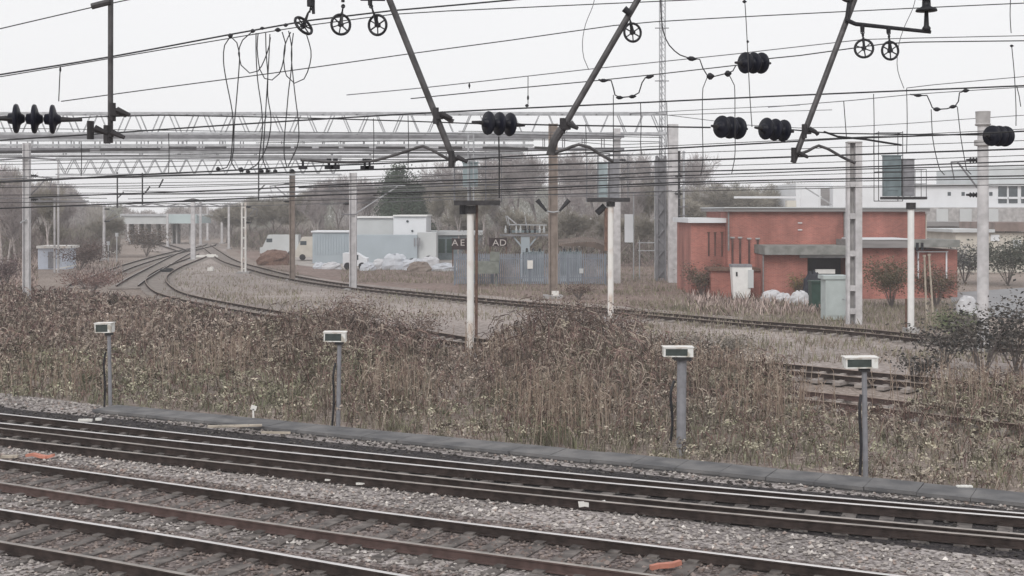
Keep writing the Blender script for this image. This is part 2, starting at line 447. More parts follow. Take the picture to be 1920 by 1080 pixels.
def track(name, path, label, side, top, sl, sleeper_gap=0.65, z0=0.03, sleepers=True, smax=95, group='railway tracks', width=2.5, z_s=0.12, scale=1.0, s_range=None, top2=None, side2=None):
    path = [Vector((p[0], p[1], 0)) for p in path]
    t = empty(name, path[len(path) // 2], label, 'railway track', group)
    rail(path, 0.7535, z0, side, top, t, scale)
    rail(path, -0.7535, z0, side2 or side, top2 or top, t, scale)
    if sleepers:
        # points every sleeper_gap along the path, the ones nearest the camera first
        pts = []; acc = 0.0; L = 0.0
        for i in range(len(path) - 1):
            a, c = path[i], path[i + 1]; seg = (c - a).length
            while acc <= L + seg:
                k = (acc - L) / seg; pts.append((a.lerp(c, k), (c - a).normalized())); acc += sleeper_gap
            L += seg
        def vis(p):
            return p.y > 5 and abs(p.x / p.y * F) < 1010
        pts = [q for q in pts if vis(q[0])]
        pts.sort(key=lambda q: q[0].length)
        rest = MB()
        for i, (p, d) in enumerate(pts):
            w = width + random.uniform(-0.05, 0.05); a = math.atan2(d.y, d.x) + random.uniform(-0.015, 0.015)
            c = p + Vector((0, 0, z0 - 0.002 - z_s / 2 + random.uniform(-0.006, 0.001)))
            b = MB() if i < smax else rest
            b.box(c, (0.25, w, z_s), rz=a)
            for sgn in (-1, 1):
                q = p + Vector((-d.y, d.x, 0)) * (0.7535 * sgn)
                b.box((q.x, q.y, z0 + 0.012), (0.17, 0.34, 0.03), rz=a)
            if i < smax: b.build('sleeper', sl, t)
        if rest.v:
            o = rest.build('sleeper', sl, t); o['kind'] = 'stuff'
    return t

# near rails: P of the far and near rail at four places along the line
def nearpath(tab):
    return catmull([sp(s, P) for s, P in tab], 1.5)
def sP(x, P):
    """s along the line for a picture column and a distance P"""
    D = dP(x, P); X = (x - 960) / F * D
    return X * SP - D * CP
def rowP(x, y, z):
    D = F * (H - z) / (y - HY)
    return D * ((x - 960) / F * CP + SP)
def tab(rows, z=0.19, shift=0.0):
    o = []
    for x, y in rows:
        P = rowP(x, y, z) + shift
        o.append((sP(x, P), P))
    s0, P0 = o[0]; s1, P1 = o[1]; k = (P1 - P0) / (s1 - s0)
    o = [(s0 - 14, P0 - 14 * k)] + o
    s0, P0 = o[-1]; s1, P1 = o[-2]; k = (P1 - P0) / (s1 - s0)
    return o + [(s0 + 9, P0 + 9 * k)]

TR = {}
TR[1] = nearpath(tab([(0, 775), (640, 843.5), (1280, 906.5), (1920, 962)], shift=-0.7535))
track('railway_track', TR[1], 'farthest bright running line of the foreground, beside the concrete cable trough', M_railside, M_railtop, M_sleeper, z0=0.03, group='foreground railway tracks', top2=M_raildull)
# the diverging road laid into it
dv = nearpath(tab([(0, 792), (640, 857), (1280, 917), (1920, 970)], shift=-0.7535))
t = empty('turnout_rails', dv[len(dv) // 2], 'second pair of bright rails inside the line beside the cable trough, closing in rightwards', 'points rails')
rail(dv, 0.7535, 0.03, M_railside, M_railtop, t); rail(dv, -0.7535, 0.03, M_railside, M_raildull, t)
TR[2] = nearpath(tab([(0, 862), (640, 950), (1280, 1029)], shift=-0.7535))
track('railway_track', TR[2], 'middle foreground railway track with red rusty near rail on pale ballast', M_railside, M_railtop, M_sleeper, group='foreground railway tracks', top2=M_raildull, side2=M_railred)
TR[3] = nearpath(tab([(0, 954), (320, 1004), (640, 1059)], shift=-0.7535))
track('railway_track', TR[3], 'nearest railway track at the bottom edge with bright far rail', M_railside, M_railtop, M_sleeper, group='foreground railway tracks', top2=M_raildull)

# loose ballast stones between and beside the near tracks
def stones():
    n = 52000
    s = rng.uniform(-34, 17, n); P = rng.uniform(13.0, 25.6, n)
    x = TV.x * s + NV.x * P; y = TV.y * s + NV.y * P
    pxx = x / y * F + 960
    k = (pxx > -30) & (pxx < 1950) & (F * H / y + HY < 1110)
    pn = np.sin(s * 0.5) * 0.1
    # fewer in the oily road
    k &= ~((P > 20.9 + pn) & (P < 24.2) & (rng.random(n) < 0.72))
    x, y, P = x[k], y[k], P[k]; n = len(x)
    size = rng.uniform(0.018, 0.045, n)
    octa = np.array([(1, 0, 0), (0, 1, 0), (-1, 0, 0), (0, -1, 0), (0, 0, 1), (0, 0, -1)], float)
    v = octa[None] + rng.uniform(-0.35, 0.35, (n, 6, 3))
    v *= size[:, None, None] * np.array([1.15, 1.15, 0.8])
    a = rng.uniform(0, 6.28, n); c, sn = np.cos(a)[:, None], np.sin(a)[:, None]
    vx = v[..., 0] * c - v[..., 1] * sn; vy = v[..., 0] * sn + v[..., 1] * c
    v = np.stack([vx + x[:, None], vy + y[:, None], v[..., 2] + (size * 0.4)[:, None]], -1)
    F8 = [(0, 1, 4), (1, 2, 4), (2, 3, 4), (3, 0, 4), (1, 0, 5), (2, 1, 5), (3, 2, 5), (0, 3, 5)]
    verts = np.concatenate([v[:, f, :] for f in F8], 1).reshape(-1, 3)
    base = np.array([(0.17, 0.154, 0.146), (0.29, 0.266, 0.252), (0.38, 0.352, 0.334), (0.54, 0.51, 0.485), (0.29, 0.238, 0.215)])
    tc = base[rng.choice(5, n, p=[0.27, 0.33, 0.25, 0.05, 0.10])] * rng.uniform(0.85, 1.15, (n, 1))
    oily = (P > 20.8) & (P < 24.3)
    tc[oily] *= 0.26
    for Pc, g in ((18.1, 0.62), (14.9, 0.62)):
        d = np.abs(P - Pc); k2 = d < 1.15 + 0.15 * np.sin(P * 40 + x * 3)
        tc[k2] *= np.array([g * 1.04, g * 0.93, g * 0.9])
    strip = (P > 19.3) & (P < 20.6); tc[strip] *= 1.22
    tint = np.repeat(tc, 8, 0)
    o = np_mesh('ballast_stones', verts, 3, M_leaf, tint=tint)
    tag(o, 'loose grey and brown ballast stones spread between the foreground rails', 'ballast', kind='stuff')
stones()

# yard tracks
def wpath(rows, z=0.15, step=2.0):
    return catmull([Vector((*gp(x, y, z).xy, 0)) for x, y in rows], step)
YARD = 'rusty tracks of the far yard'
track('railway_track', wpath([(385, 459), (405, 474), (432, 490), (480, 504), (545, 520), (660, 538), (880, 561), (1150, 584), (1400, 606), (1600, 621), (1760, 638), (1990, 664)]),
      'long rusty single track sweeping from the distant bridge past the brick building', M_railside, M_railold, M_sleeper2, 0.75, z0=0.06, group=YARD, z_s=0.1)
track('railway_track', wpath([(385, 476), (365, 485), (328, 499), (303, 512), (293, 522), (296, 534), (322, 551), (400, 569), (540, 593), (790, 627), (890, 642), (1250, 672), (1480, 692), (1600, 704), (1990, 742)]),
      'sharply curved track bending round behind the brambles with pale railhead', M_railside, M_railold, M_sleeper3, 0.75, z0=0.06, group=YARD, z_s=0.1)
track('railway_track', wpath([(1180, 712), (1400, 733), (1500, 744), (1600, 754), (1700, 766), (1990, 800)]),
      'old track half lost in weeds just behind the right hand lamp posts', M_railred, M_railold, M_sleeper2, 0.75, z0=0.06, group=YARD, z_s=0.1)
track('railway_track', wpath([(150, 535), (185, 521), (240, 499), (300, 481), (345, 470), (385, 462), (398, 457)]),
      'leftmost track curving from the scrub towards the distant bridge', M_railside, M_raildull, M_sleeper3, 0.75, z0=0.06, group=YARD, z_s=0.1)
track('railway_track', wpath([(238, 536), (262, 520), (300, 499), (335, 480), (362, 468), (395, 460)]),
      'short connecting track joining the leftmost curve before the bridge', M_railside, M_raildull, M_sleeper3, 0.75, z0=0.06, group=YARD, z_s=0.1)
track('railway_track', wpath([(350, 472), (315, 461), (290, 453), (270, 447)]),
      'distant track crossing left towards the round white lamp under the bridge', M_railside, M_raildull, M_sleeper3, 0.75, z0=0.06, group=YARD, z_s=0.1, sleepers=False)

# ------------------------------------------------------------------ cable trough
def trough():
    edge = lambda s: 25.05 + 0.012 * s if s > 0 else 25.05 + 0.004 * s
    s0 = sP(200, 25.0); s1 = sP(2200, 25.3)
    t = empty('cable_trough', sp((s0 + s1) / 2, 25.0), 'grey concrete cable trough with flat lids along the far side of the foreground tracks', 'cable trough')
    s = s0; i = 0
    body = MB()
    while s < s1:
        L = 0.98 + random.uniform(-0.02, 0.02)
        P = edge(s + L / 2) + random.uniform(-0.02, 0.02)
        c = sp(s + L / 2, P, 0.105 + random.uniform(-0.006, 0.007) - 0.03)
        b = MB(); b.box(c, (L - 0.012, 0.92, 0.07), rz=math.atan2(TV.y, TV.x) + random.uniform(-0.008, 0.008), M=None)
        b.build('lid', M_trough, t)
        body.box(sp(s + L / 2, P, 0.0), (L - 0.002, 0.84, 0.08), rz=math.atan2(TV.y, TV.x))
        s += L; i += 1
    body.build('channel', M_trough, t)
trough()

# ------------------------------------------------------------------ overhead wires
def wire(name, pts, wpx, label, cat='overhead wire', group=None, m=None, P=None, Ds=None, n=5, parent=None, step=None):
    """pts picture points; P distance square to the line, or Ds (D at x=0, D at x=1920)"""
    W = []
    pts = list(pts)
    if pts[0][0] <= -15:
        (x0, y0), (x1, y1) = pts[0], pts[1]; k = (y0 - y1) / (x0 - x1); pts = [(x0 - 330, y0 - 330 * k)] + pts
    if pts[-1][0] >= 1919:
        (x0, y0), (x1, y1) = pts[-1], pts[-2]; k = (y0 - y1) / (x0 - x1); pts = pts + [(x0 + 380, y0 + 380 * k)]
    for q in pts:
        if P is not None: W.append(pw(q[0], q[1], P))
        else:
            k = q[0] / 1920.0
            W.append(px(q[0], q[1], 1 / ((1 - k) / Ds[0] + k / Ds[1])))
    Dm = sum(w.y for w in W) / len(W)
    if len(W) > 2: W = catmull(W, step or max(0.15, Dm * 0.04))
    b = MB(); b.tube(W, [max(0.003, wpx * w.y / F / 2) for w in W], n=n)
    if parent is not None: return b.build(name, m or M_wire, parent)
    o = b.build(name, m or M_wire, base=W[len(W) // 2])
    return tag(o, label, cat, group)

SPAN = (1 / 0.0953, 1 / (0.0953 - 0.0000162 * 1920))
OW = 'overhead wires above the foreground tracks'
wire('contact_wire', [(-30, 342), (120, 335), (480, 325), (755, 316), (960, 311), (1155, 305), (1405, 297), (1715, 286), (1960, 278)], 3.2, 'dark contact wire running the whole width just under the jumper cable clamps', P=15.2, group=OW)
wire('contact_wire', [(-30, 343), (105, 337), (225, 329), (405, 321), (570, 312), (705, 307), (855, 300), (960, 293), (1150, 284), (1440, 268), (1580, 260), (1800, 252), (1960, 244)], 3.0, 'dark wire rising right to the rightmost black insulator above the others', P=14.6, group=OW)
wire('contact_wire', [(55, 370), (217, 364), (480, 354), (655, 345), (855, 338), (960, 335), (1135, 328), (1235, 323), (1440, 318), (1590, 314), (1960, 301)], 2.6, 'upper wire of the close pair crossing the middle of the signal heads', P=18.5, group=OW)
wire('contact_wire', [(560, 352), (960, 340), (1225, 331), (1440, 324), (1615, 317), (1960, 309)], 2.2, 'lower wire of the close pair crossing the middle of the signal heads', P=18.7, group=OW)
wire('contact_wire', [(-30, 392), (250, 381), (480, 371), (655, 364), (960, 355), (1100, 349), (1272, 342), (1440, 338), (1715, 333), (1960, 329)], 2.8, 'lowest dark wire of the foreground, passing just above the brick building roof', P=22.8, group=OW)
wire('contact_wire', [(700, 366), (960, 359), (1272, 346), (1440, 342), (1960, 334)], 1.8, 'thin wire close beneath the lowest dark foreground wire', P=23.0, group=OW)
wire('catenary_wire', [(-30, 265), (215, 249), (480, 231), (815, 211), (1150, 195), (1440, 181), (1960, 159)], 3.0, 'thick catenary wire rising over the whole picture and passing above all four low insulators', P=15.4, group=OW)
wire('catenary_wire', [(-30, 61), (0, 54), (172, 14), (215, 5), (300, -13)], 2.2, 'steep wire in the top left corner crossing the upright pipe', P=11.5, group=OW)
wire('catenary_wire', [(-30, 145), (0, 140), (210, 106), (430, 65), (575, 39), (735, 20), (860, 9), (980, -2)], 3.2, 'thick upper wire from which the hanging cable loops are clamped', P=18.4, group=OW)
wire('catenary_wire', [(-30, 149), (0, 144), (210, 109), (430, 72), (590, 46), (735, 27), (960, 15), (1290, 0), (1350, -3)], 2.0, 'thin wire following just under the one that carries the cable loops', P=18.7, group=OW)
wire('catenary_wire', [(115, 190), (300, 165), (512, 137), (767, 101), (960, 75), (1150, 48), (1225, 41), (1440, 29), (1700, 16), (1960, 4)], 2.0, 'fine wire climbing right from above the left insulator and passing through the single pulley', P=22.4, group=OW)
wire('catenary_wire', [(650, 178), (790, 165), (960, 146), (1102, 130), (1380, 101), (1440, 94), (1565, 80), (1620, 74), (1960, 66)], 1.8, 'fine wire passing behind the pair of pulleys at the right', P=24.0, group=OW, m=M_wire2)
wire('catenary_wire', [(770, 185), (960, 166), (1100, 153), (1225, 140), (1340, 127), (1392, 121)], 2.0, 'fine wire ending at the left of the upper insulator string', Ds=(13.2, 15.3), group=OW)
wire('catenary_wire', [(1440, 110), (1500, 104), (1565, 95), (1660, 82), (1710, 79), (1960, 76)], 2.2, 'wire leaving the upper insulator string towards the right edge', Ds=(13.2, 15.3), group=OW)
wire('catenary_wire', [(1440, 201), (1600, 188), (1710, 177), (1860, 167), (1960, 161)], 1.6, 'very fine wire under the thick catenary at right, carrying the looped jumper', P=22.0, group=OW, m=M_wire2)
wire('catenary_wire', [(1700, 165), (1750, 159), (1960, 140)], 1.6, 'very fine wire over the thick catenary near the right edge', P=22.0, group=OW, m=M_wire2)
wire('span_wire', [(-30, 222), (33, 223)], 5.0, 'short end of the insulated span wire at the left edge', Ds=SPAN, group='pieces of the insulated span wire')
wire('span_wire', [(98, 224), (180, 219), (300, 216), (480, 219), (700, 225), (898, 232)], 2.4, 'span wire between the left edge insulator and the insulator right of centre pipe', Ds=SPAN, group='pieces of the insulated span wire')
wire('span_wire', [(972, 233), (1060, 235), (1200, 237), (1332, 239)], 3.0, 'span wire between the middle insulator and the right hand pair', Ds=SPAN, group='pieces of the insulated span wire')
wire('span_wire', [(1482, 243), (1560, 250), (1700, 252), (1842, 253)], 2.6, 'span wire between the right hand pair and the insulator by the round mast', Ds=SPAN, group='pieces of the insulated span wire')
wire('span_wire', [(1545, 247), (1570, 256), (1620, 261), (1690, 272)], 4.0, 'thick dark rod sloping down right to the cage of the right signal', Ds=SPAN, cat='overhead rod')

# faint background wires of the yard
faint = [([(0, 283), (300, 277), (640, 282), (900, 289)], 40, 'faint straight wire in front of the lattice gantries, highest of the faint ones'),
 ([(0, 303), (400, 296), (800, 300), (1240, 290)], 44, 'faint wire along the top of the open lattice gantry'),
 ([(100, 346), (480, 340), (900, 336)], 60, 'faint wire in the pale gap over the distant tracks, uppermost'),
 ([(0, 348), (240, 353), (600, 344), (880, 348)], 66, 'faint wire in the pale gap over the distant tracks, second down'),
 ([(130, 362), (480, 362), (900, 352)], 74, 'faint wire in front of the evergreen tree'),
 ([(300, 378), (640, 372), (1200, 362)], 80, 'faint wire low over the far tracks by the brown mast'),
 ([(0, 372), (110, 371), (200, 372)], 50, 'faint wire low on the far left before the bare trees'),
 ([(1180, 213), (1330, 205), (1500, 197)], 62, 'faint wire from the tall radio mast to the right, upper'),
 ([(1250, 216), (1420, 210), (1560, 206)], 62, 'faint wire from the tall radio mast to the right, lower'),
 ([(1330, 352), (1600, 349), (1920, 346)], 80, 'faint wire crossing in front of the white works building')]
faint += [([(-20, 309), (300, 303), (640, 299), (960, 301)], 34, 'faint wire just over the upright rods under the lowest gantry'),
 ([(-20, 330), (200, 333), (560, 334), (900, 324)], 48, 'faint wire tangent to the bottom of the lowest gantry'),
 ([(0, 384), (230, 388), (470, 386), (700, 378)], 85, 'faintest wire low in the gap before the bridge'),
 ([(230, 358), (500, 360), (860, 347), (1300, 332)], 52, 'faint wire rising right from the second upright rod'),
 ([(240, 373), (640, 364), (980, 350), (1300, 345)], 58, 'faint wire rising right below the first from the rods'),
 ([(600, 384), (900, 372), (1240, 366)], 75, 'faint wire low in front of the birches'),
 ([(860, 246), (1050, 248), (1240, 255)], 60, 'faint wire before the right part of the highest gantry'),
 ([(1040, 262), (1150, 272), (1240, 268)], 60, 'faint wire sagging before the gantry ends'),
 ([(900, 316), (1100, 318), (1260, 312)], 45, 'faint wire between the two centre signals, upper'),
 ([(900, 362), (1100, 366), (1260, 357)], 45, 'faint wire between the two centre signals, lower'),
 ([(1230, 213), (1500, 240), (1920, 216)], 70, 'faint sagging wire behind the right hand insulators')]
W3 = [([(-20, 296), (400, 289), (960, 284), (1500, 262), (1960, 240)], 27, 'thin full width wire just above the lowest lattice gantry'),
 ([(-20, 320), (500, 308), (960, 297), (1500, 279), (1960, 262)], 27, 'thin full width wire crossing the lacing of the lowest gantry'),
 ([(-20, 352), (500, 344), (960, 323), (1500, 306), (1960, 290)], 29, 'thin full width wire between the two darkest contact wires'),
 ([(-20, 366), (500, 362), (960, 344), (1500, 328), (1960, 316)], 31, 'thin full width wire just above the lowest dark foreground wire'),
 ([(-20, 380), (500, 377), (960, 366), (1500, 354), (1960, 345)], 36, 'lowest thin full width wire, crossing the right signal post collar'),
 ([(-20, 240), (500, 247), (960, 252), (1240, 258)], 60, 'thin dark line added as bottom chord shade, sloping down right across the highest gantry'),  # dark strand added along the gantry to shade its bottom chord
 ([(480, 268), (960, 262), (1240, 266)], 62, 'thin wire across the close barred gantry')]  # likewise an added dark strand, standing in for shade on this gantry
for pts, P, lb in W3:
    wire('distant_wire', pts, 1.7, lb, P=P, group='thin wires across the middle band', m=M_wire, n=4)
for pts, P, lb in faint:
    wire('distant_wire', pts, 1.7, lb, P=P, group='faint wires over the far yard', m=M_wire2, n=4)

# ------------------------------------------------------------------ insulators, pipes and pulleys near the camera
def spanD(x): return 1 / (0.0953 - 0.0000162 * x)
def insulator(x, y, D, ang, label, yaw=25, n=3, dia=0.255, pitch=0.146, group='black disc insulators', tail=0.11, roll=0.0):
    c = px(x, y, D); t = empty('insulator_string', c, label, 'insulator', group)
    ax = Vector((math.cos(R(yaw)), math.sin(R(yaw)), -math.tan(R(ang)))).normalized()
    L = pitch * (n - 1)
    for i in range(n):
        q = c + ax * (-L / 2 + i * pitch)
        r = dia / 2
        MB().lathe(q, ax, [(-0.065, 0.022), (-0.055, 0.045), (-0.02, 0.05), (-0.012, 0.07), (-0.006, r * 0.96), (0.004, r), (0.018, r * 0.97), (0.03, r * 0.72), (0.028, r * 0.6), (0.05, 0.045), (0.075, 0.03)], n=20).build('disc', M_ins, t, smooth=True)
    for sg in (-1, 1):
        a = c + ax * (sg * (L / 2 + 0.05)); e = c + ax * (sg * (L / 2 + 0.05 + tail))
        MB().cyl(a, e, 0.026, 0.014, n=8).build('end_fitting', M_dark, t)
    return t
insulator(63, 223, 10.65, 0.3, 'black three disc insulator at the far left with widely spaced discs', yaw=12, pitch=0.148, tail=0.2)
insulator(935, 232, 13.1, 1, 'black three disc insulator between the two sloping pipes', yaw=32, pitch=0.135, tail=0.14)
insulator(1368, 239, 13.9, 1, 'left one of the two neighbouring black insulators above the brick building', yaw=38, pitch=0.135)
insulator(1452, 243, 14.1, 3, 'right one of the two neighbouring black insulators, greyer, above the brick building', yaw=30, pitch=0.13)
insulator(1872, 255, 15.1, -0.5, 'black insulator in front of the round mast at the right', yaw=36, pitch=0.14)
insulator(1952, 257, 15.5, 0, 'insulator cut by the right edge beside the one on the round mast', yaw=36, pitch=0.14)
insulator(1412, 118, 14.6, -3, 'upper black insulator string high over the brick building', yaw=34, pitch=0.13)

def clamp_set(b, c, r=0.05):
    r *= 0.62
    b.box(c, (r * 2.2, r * 1.6, r * 1.8), rz=0.3)
    b.cyl(c + Vector((0.02, -0.03, 0.02)), c + Vector((0.13, -0.02, -0.03)), 0.028, 0.018, n=8)
    b.cyl(c + Vector((-0.03, 0, -0.08)), c + Vector((-0.03, 0, 0.08)), 0.03, n=8)

def pipe(p0, p1, D, wpx, clamps, label, extra=(), m=None):
    a, b_ = px(*p0, D), px(*p1, D)
    t = empty('support_pipe', b_, label, 'support pipe', 'dark hanging support pipes')
    MB().cyl(a, b_, wpx * D / F / 2, n=12).build('pipe', m or M_tube, t, smooth=False)
    for c in clamps:
        b = MB(); clamp_set(b, px(c[0], c[1], D - 0.04), c[2] if len(c) > 2 else 0.05); b.build('clamp', M_dark, t)
    for pts, w in extra:
        MB().tube(catmull([px(x, y, D - 0.02) for x, y in pts], 0.06), w * D / F / 2, n=8).build('arm', m or M_tube, t)
    return t
pipe((208, -260), (207, 268), 10.9, 10, [(217, 210, 0.06), (207, 252, 0.04), (176, 244, 0.035)], 'upright dark pipe hanging near the left top with a clamp on the span wire',
     extra=[([(207, 252), (190, 248), (165, 245)], 5), ([(172, 12), (207, 3)], 12), ([(212, 205), (230, 214), (237, 216)], 9)])
pipe((610, -300), (852, 303), 12.2, 12, [(823, 217, 0.06), (852, 298, 0.04)], 'dark pipe sloping down to the right left of the middle insulator',
     extra=[([(855, 303), (838, 297), (808, 280), (793, 274), (770, 281), (735, 292), (695, 302), (640, 304), (565, 300)], 5.5), ([(826, 214), (842, 224), (850, 228)], 9)])
pipe((1370, -300), (1058, 236), 12.8, 12, [(1060, 236, 0.07)], 'dark pipe sloping down to the left carrying the single pulley',
     extra=[([(1058, 236), (1040, 262), (1032, 290)], 16), ([(1035, 288), (1060, 280), (1085, 271), (1105, 276), (1125, 289), (1150, 303)], 6), ([(1070, 228), (1078, 238), (1083, 240)], 8)])
pipe((1715, -300), (1487, 305), 14.1, 11, [(1513, 246, 0.06), (1493, 290, 0.04)], 'dark pipe sloping down to the left at right, over the brick building',
     extra=[([(1495, 290), (1515, 283), (1535, 273), (1552, 279), (1580, 295), (1604, 306)], 5.5), ([(1518, 240), (1528, 246), (1534, 253)], 7)])
# registration pieces hung on the bent arm at centre left
for x, lb in ((568, 'leftmost small black hanging clip on the level arm'), (617, 'second small black hanging clip on the level arm'), (629, 'third small black hanging clip, touching the second'), (684, 'fourth small black hanging clip on the level arm'), (693, 'rightmost small black hanging clip on the level arm')):
    D = 12.3; b = MB()
    b.box(px(x, 300, D), (0.045, 0.03, 0.03)); b.cyl(px(x, 301, D), px(x, 313, D), 0.012, n=6)
    b.box(px(x, 314, D), (0.085, 0.035, 0.035))
    tag(b.build('wire_clip', M_black, base=px(x, 314, D)), lb, 'wire clip', 'small black clips on the level arm')

def pulley(x, y, D, rpx, yaw, label, top, lean=0.0, hang=None):
    c = px(x, y, D); r = rpx * D / F
    t = empty('pulley', c, label, 'pulley', 'black spoked pulley wheels')
    nrm = Matrix.Rotation(R(lean), 3, 'Y') @ Vector((math.sin(R(yaw)), -math.cos(R(yaw)), 0))
    MB().torus(c, nrm, r * 0.92, r * 0.13, n=28, m=8).build('rim', M_black, t, smooth=True)
    u = nrm.cross(Vector((0, 0, 1))).normalized(); w = u.cross(nrm)
    ph = random.random()
    for k in range(6):
        a = 2 * math.pi * (k + ph) / 6; e = u * math.cos(a) + w * math.sin(a)
        MB().bar(c + e * r * 0.15, c + e * r * 0.88, r * 0.11).build('spoke', M_black, t)
    MB().cyl(c - nrm * r * 0.2, c + nrm * r * 0.2, r * 0.24, n=12).build('hub', M_black, t)
    b = MB(); tp = px(top[0], top[1], D)
    q = c + nrm * r * 0.25; mid = px(x + (top[0] - x) * 0.5, y - rpx * 1.15, D)
    b.bar(q, mid, r * 0.22, r * 0.12)
    b.bar(c - nrm * r * 0.25, mid, r * 0.2, r * 0.12)
    b.torus(mid.lerp(tp, 0.35), (1, 0.2, 0), r * 0.16, r * 0.06, n=10, m=5)
    b.torus(mid.lerp(tp, 0.75), (0.2, 1, 0), r * 0.16, r * 0.06, n=10, m=5)
    b.cyl(mid, tp, r * 0.08, n=6)
    b.build('hanger', M_black, t)
pulley(569, 48, 12.0, 21, 62, 'leftmost pulley wheel, turned almost edge on', (587, 12), lean=-38)
pulley(639, 46, 12.1, 20, 28, 'second pulley wheel from the left at the top of the picture', (644, 8), lean=8)
pulley(708, 47, 12.2, 20, -22, 'pulley wheel just left of the top of the sloping pipe', (694, 8), lean=-12)
pulley(1186, 61, 12.8, 18.5, 20, 'single pulley wheel hanging from the pipe sloping down to the left', (1178, 24))
pulley(1620, 91, 14.0, 18, -10, 'left pulley wheel of the pair under the dark arm at top right', (1617, 58))
pulley(1669, 95, 14.0, 18, 12, 'right pulley wheel of the pair under the dark arm at top right', (1666, 58))
def bracket(name, label, D, parts):
    t = empty(name, px(parts[0][1][0], parts[0][1][1], D), label, 'bracket')
    for nm, a, e, w in parts:
        MB().cyl(px(a[0], a[1], D), px(e[0], e[1], D), w * D / F / 2, w * D / F / 2 * 0.85, n=10).build(nm, M_black, t)
bracket('pulley_bracket', 'black bracket cut by the top edge over the edge on pulley', 12.0, [('yoke', (583, -60), (583, 12), 18), ('pin', (587, 12), (588, 26), 7)])
bracket('pulley_bracket', 'black bracket cut by the top edge over the second pulley', 12.1, [('yoke', (643, -60), (643, 4), 8)])
bracket('pulley_bracket', 'black arm cut by the top edge left of the first sloping pipe', 12.2, [('yoke', (694, -60), (694, 10), 10), ('arm', (676, -2), (722, -1), 7)])
bracket('pulley_bracket', 'small clamp on the sloping pipe above the single pulley', 12.75, [('yoke', (1170, 16), (1182, 26), 13)])
bracket('bracket', 'long dark arm at top right carrying two pulley wheels and a post insulator', 14.05, [('arm', (1586, 37), (1604, 45), 9), ('arm', (1604, 45), (1745, 60), 8), ('pin', (1617, 46), (1617, 60), 9), ('pin', (1666, 52), (1666, 62), 9), ('joint', (1586, 2), (1600, -30), 18), ('joint', (1588, 38), (1593, -2), 9)])
t = empty('post_insulator', px(1737, 58, 14.05), 'black upright insulator cut by the top edge standing on the dark arm', 'insulator')
MB().lathe(px(1737, 58, 14.05), (0, 0, 1), [(0, 0.04), (0.03, 0.05), (0.06, 0.03), (0.22, 0.022)], n=14).build('pin', M_black, t, smooth=True)
MB().lathe(px(1737, 22, 14.05), (0, 0, 1), [(0, 0.03), (0.005, 0.12), (0.03, 0.115), (0.06, 0.05), (0.14, 0.045), (0.15, 0.11), (0.2, 0.05), (0.6, 0.045)], n=18).build('disc', M_black, t, smooth=True)

# jumper cables with lugs
def jumper(name, pts, D, wpx, lugs, label, group='jumper cables between wires', m=None, cat='jumper cable', Dfun=None):
    fn = (lambda x: D) if Dfun is None else Dfun
    W = catmull([px(x, y, fn(x)) for x, y in pts], 0.06 * D / 12)
    t = empty(name, W[0], label, cat, group)
    MB().tube(W, wpx * D / F / 2, n=5).build('cable', m or M_wire, t)
    for x, y, w, h, a in lugs:
        c = px(x, y, fn(x)); k = D / F
        d = Vector((math.cos(R(a)), 0, math.sin(R(a)))) * w * k / 2
        MB().lathe(c - d, d, [(0, h * k * 0.15), (w * k * 0.3, h * k * 0.5), (w * k * 0.6, h * k * 0.5), (w * k, h * k * 0.15)], n=8).build('lug', M_black, t)
J = 13.6
jumper('jumper_cable', [(1122, 149), (1132, 151), (1146, 151), (1150, 165), (1153, 178), (1162, 183), (1185, 181), (1198, 174), (1204, 155), (1210, 146), (1226, 142)], J, 2.6,
       [(1132, 151, 16, 7, 0), (1162, 183, 14, 7, 0), (1186, 181, 14, 7, 5), (1218, 144, 16, 7, 12)], 'short U shaped jumper with four lugs left of the tall radio mast')
jumper('jumper_cable', [(1238, -20), (1240, 30), (1244, 60), (1255, 85), (1275, 103), (1295, 110), (1312, 111), (1318, 128), (1326, 141), (1340, 143), (1360, 138), (1374, 133), (1380, 122)], J + 0.3, 2.4,
       [(1297, 110, 18, 9, -5), (1332, 143, 14, 13, 5), (1365, 138, 13, 12, 8)], 'long jumper curving down from the top edge beside the radio mast to the upper insulator')
jumper('jumper_cable', [(1706, 177), (1722, 179), (1738, 179), (1744, 192), (1748, 202), (1758, 205), (1775, 204), (1790, 200), (1797, 190), (1799, 174), (1812, 170)], J + 0.6, 2.4,
       [(1722, 179, 16, 6, 0), (1757, 205, 14, 8, 0), (1787, 200, 14, 7, 8), (1811, 170, 13, 7, 5)], 'U shaped jumper with four lugs near the right edge')
DR = 'thin vertical dropper wires'
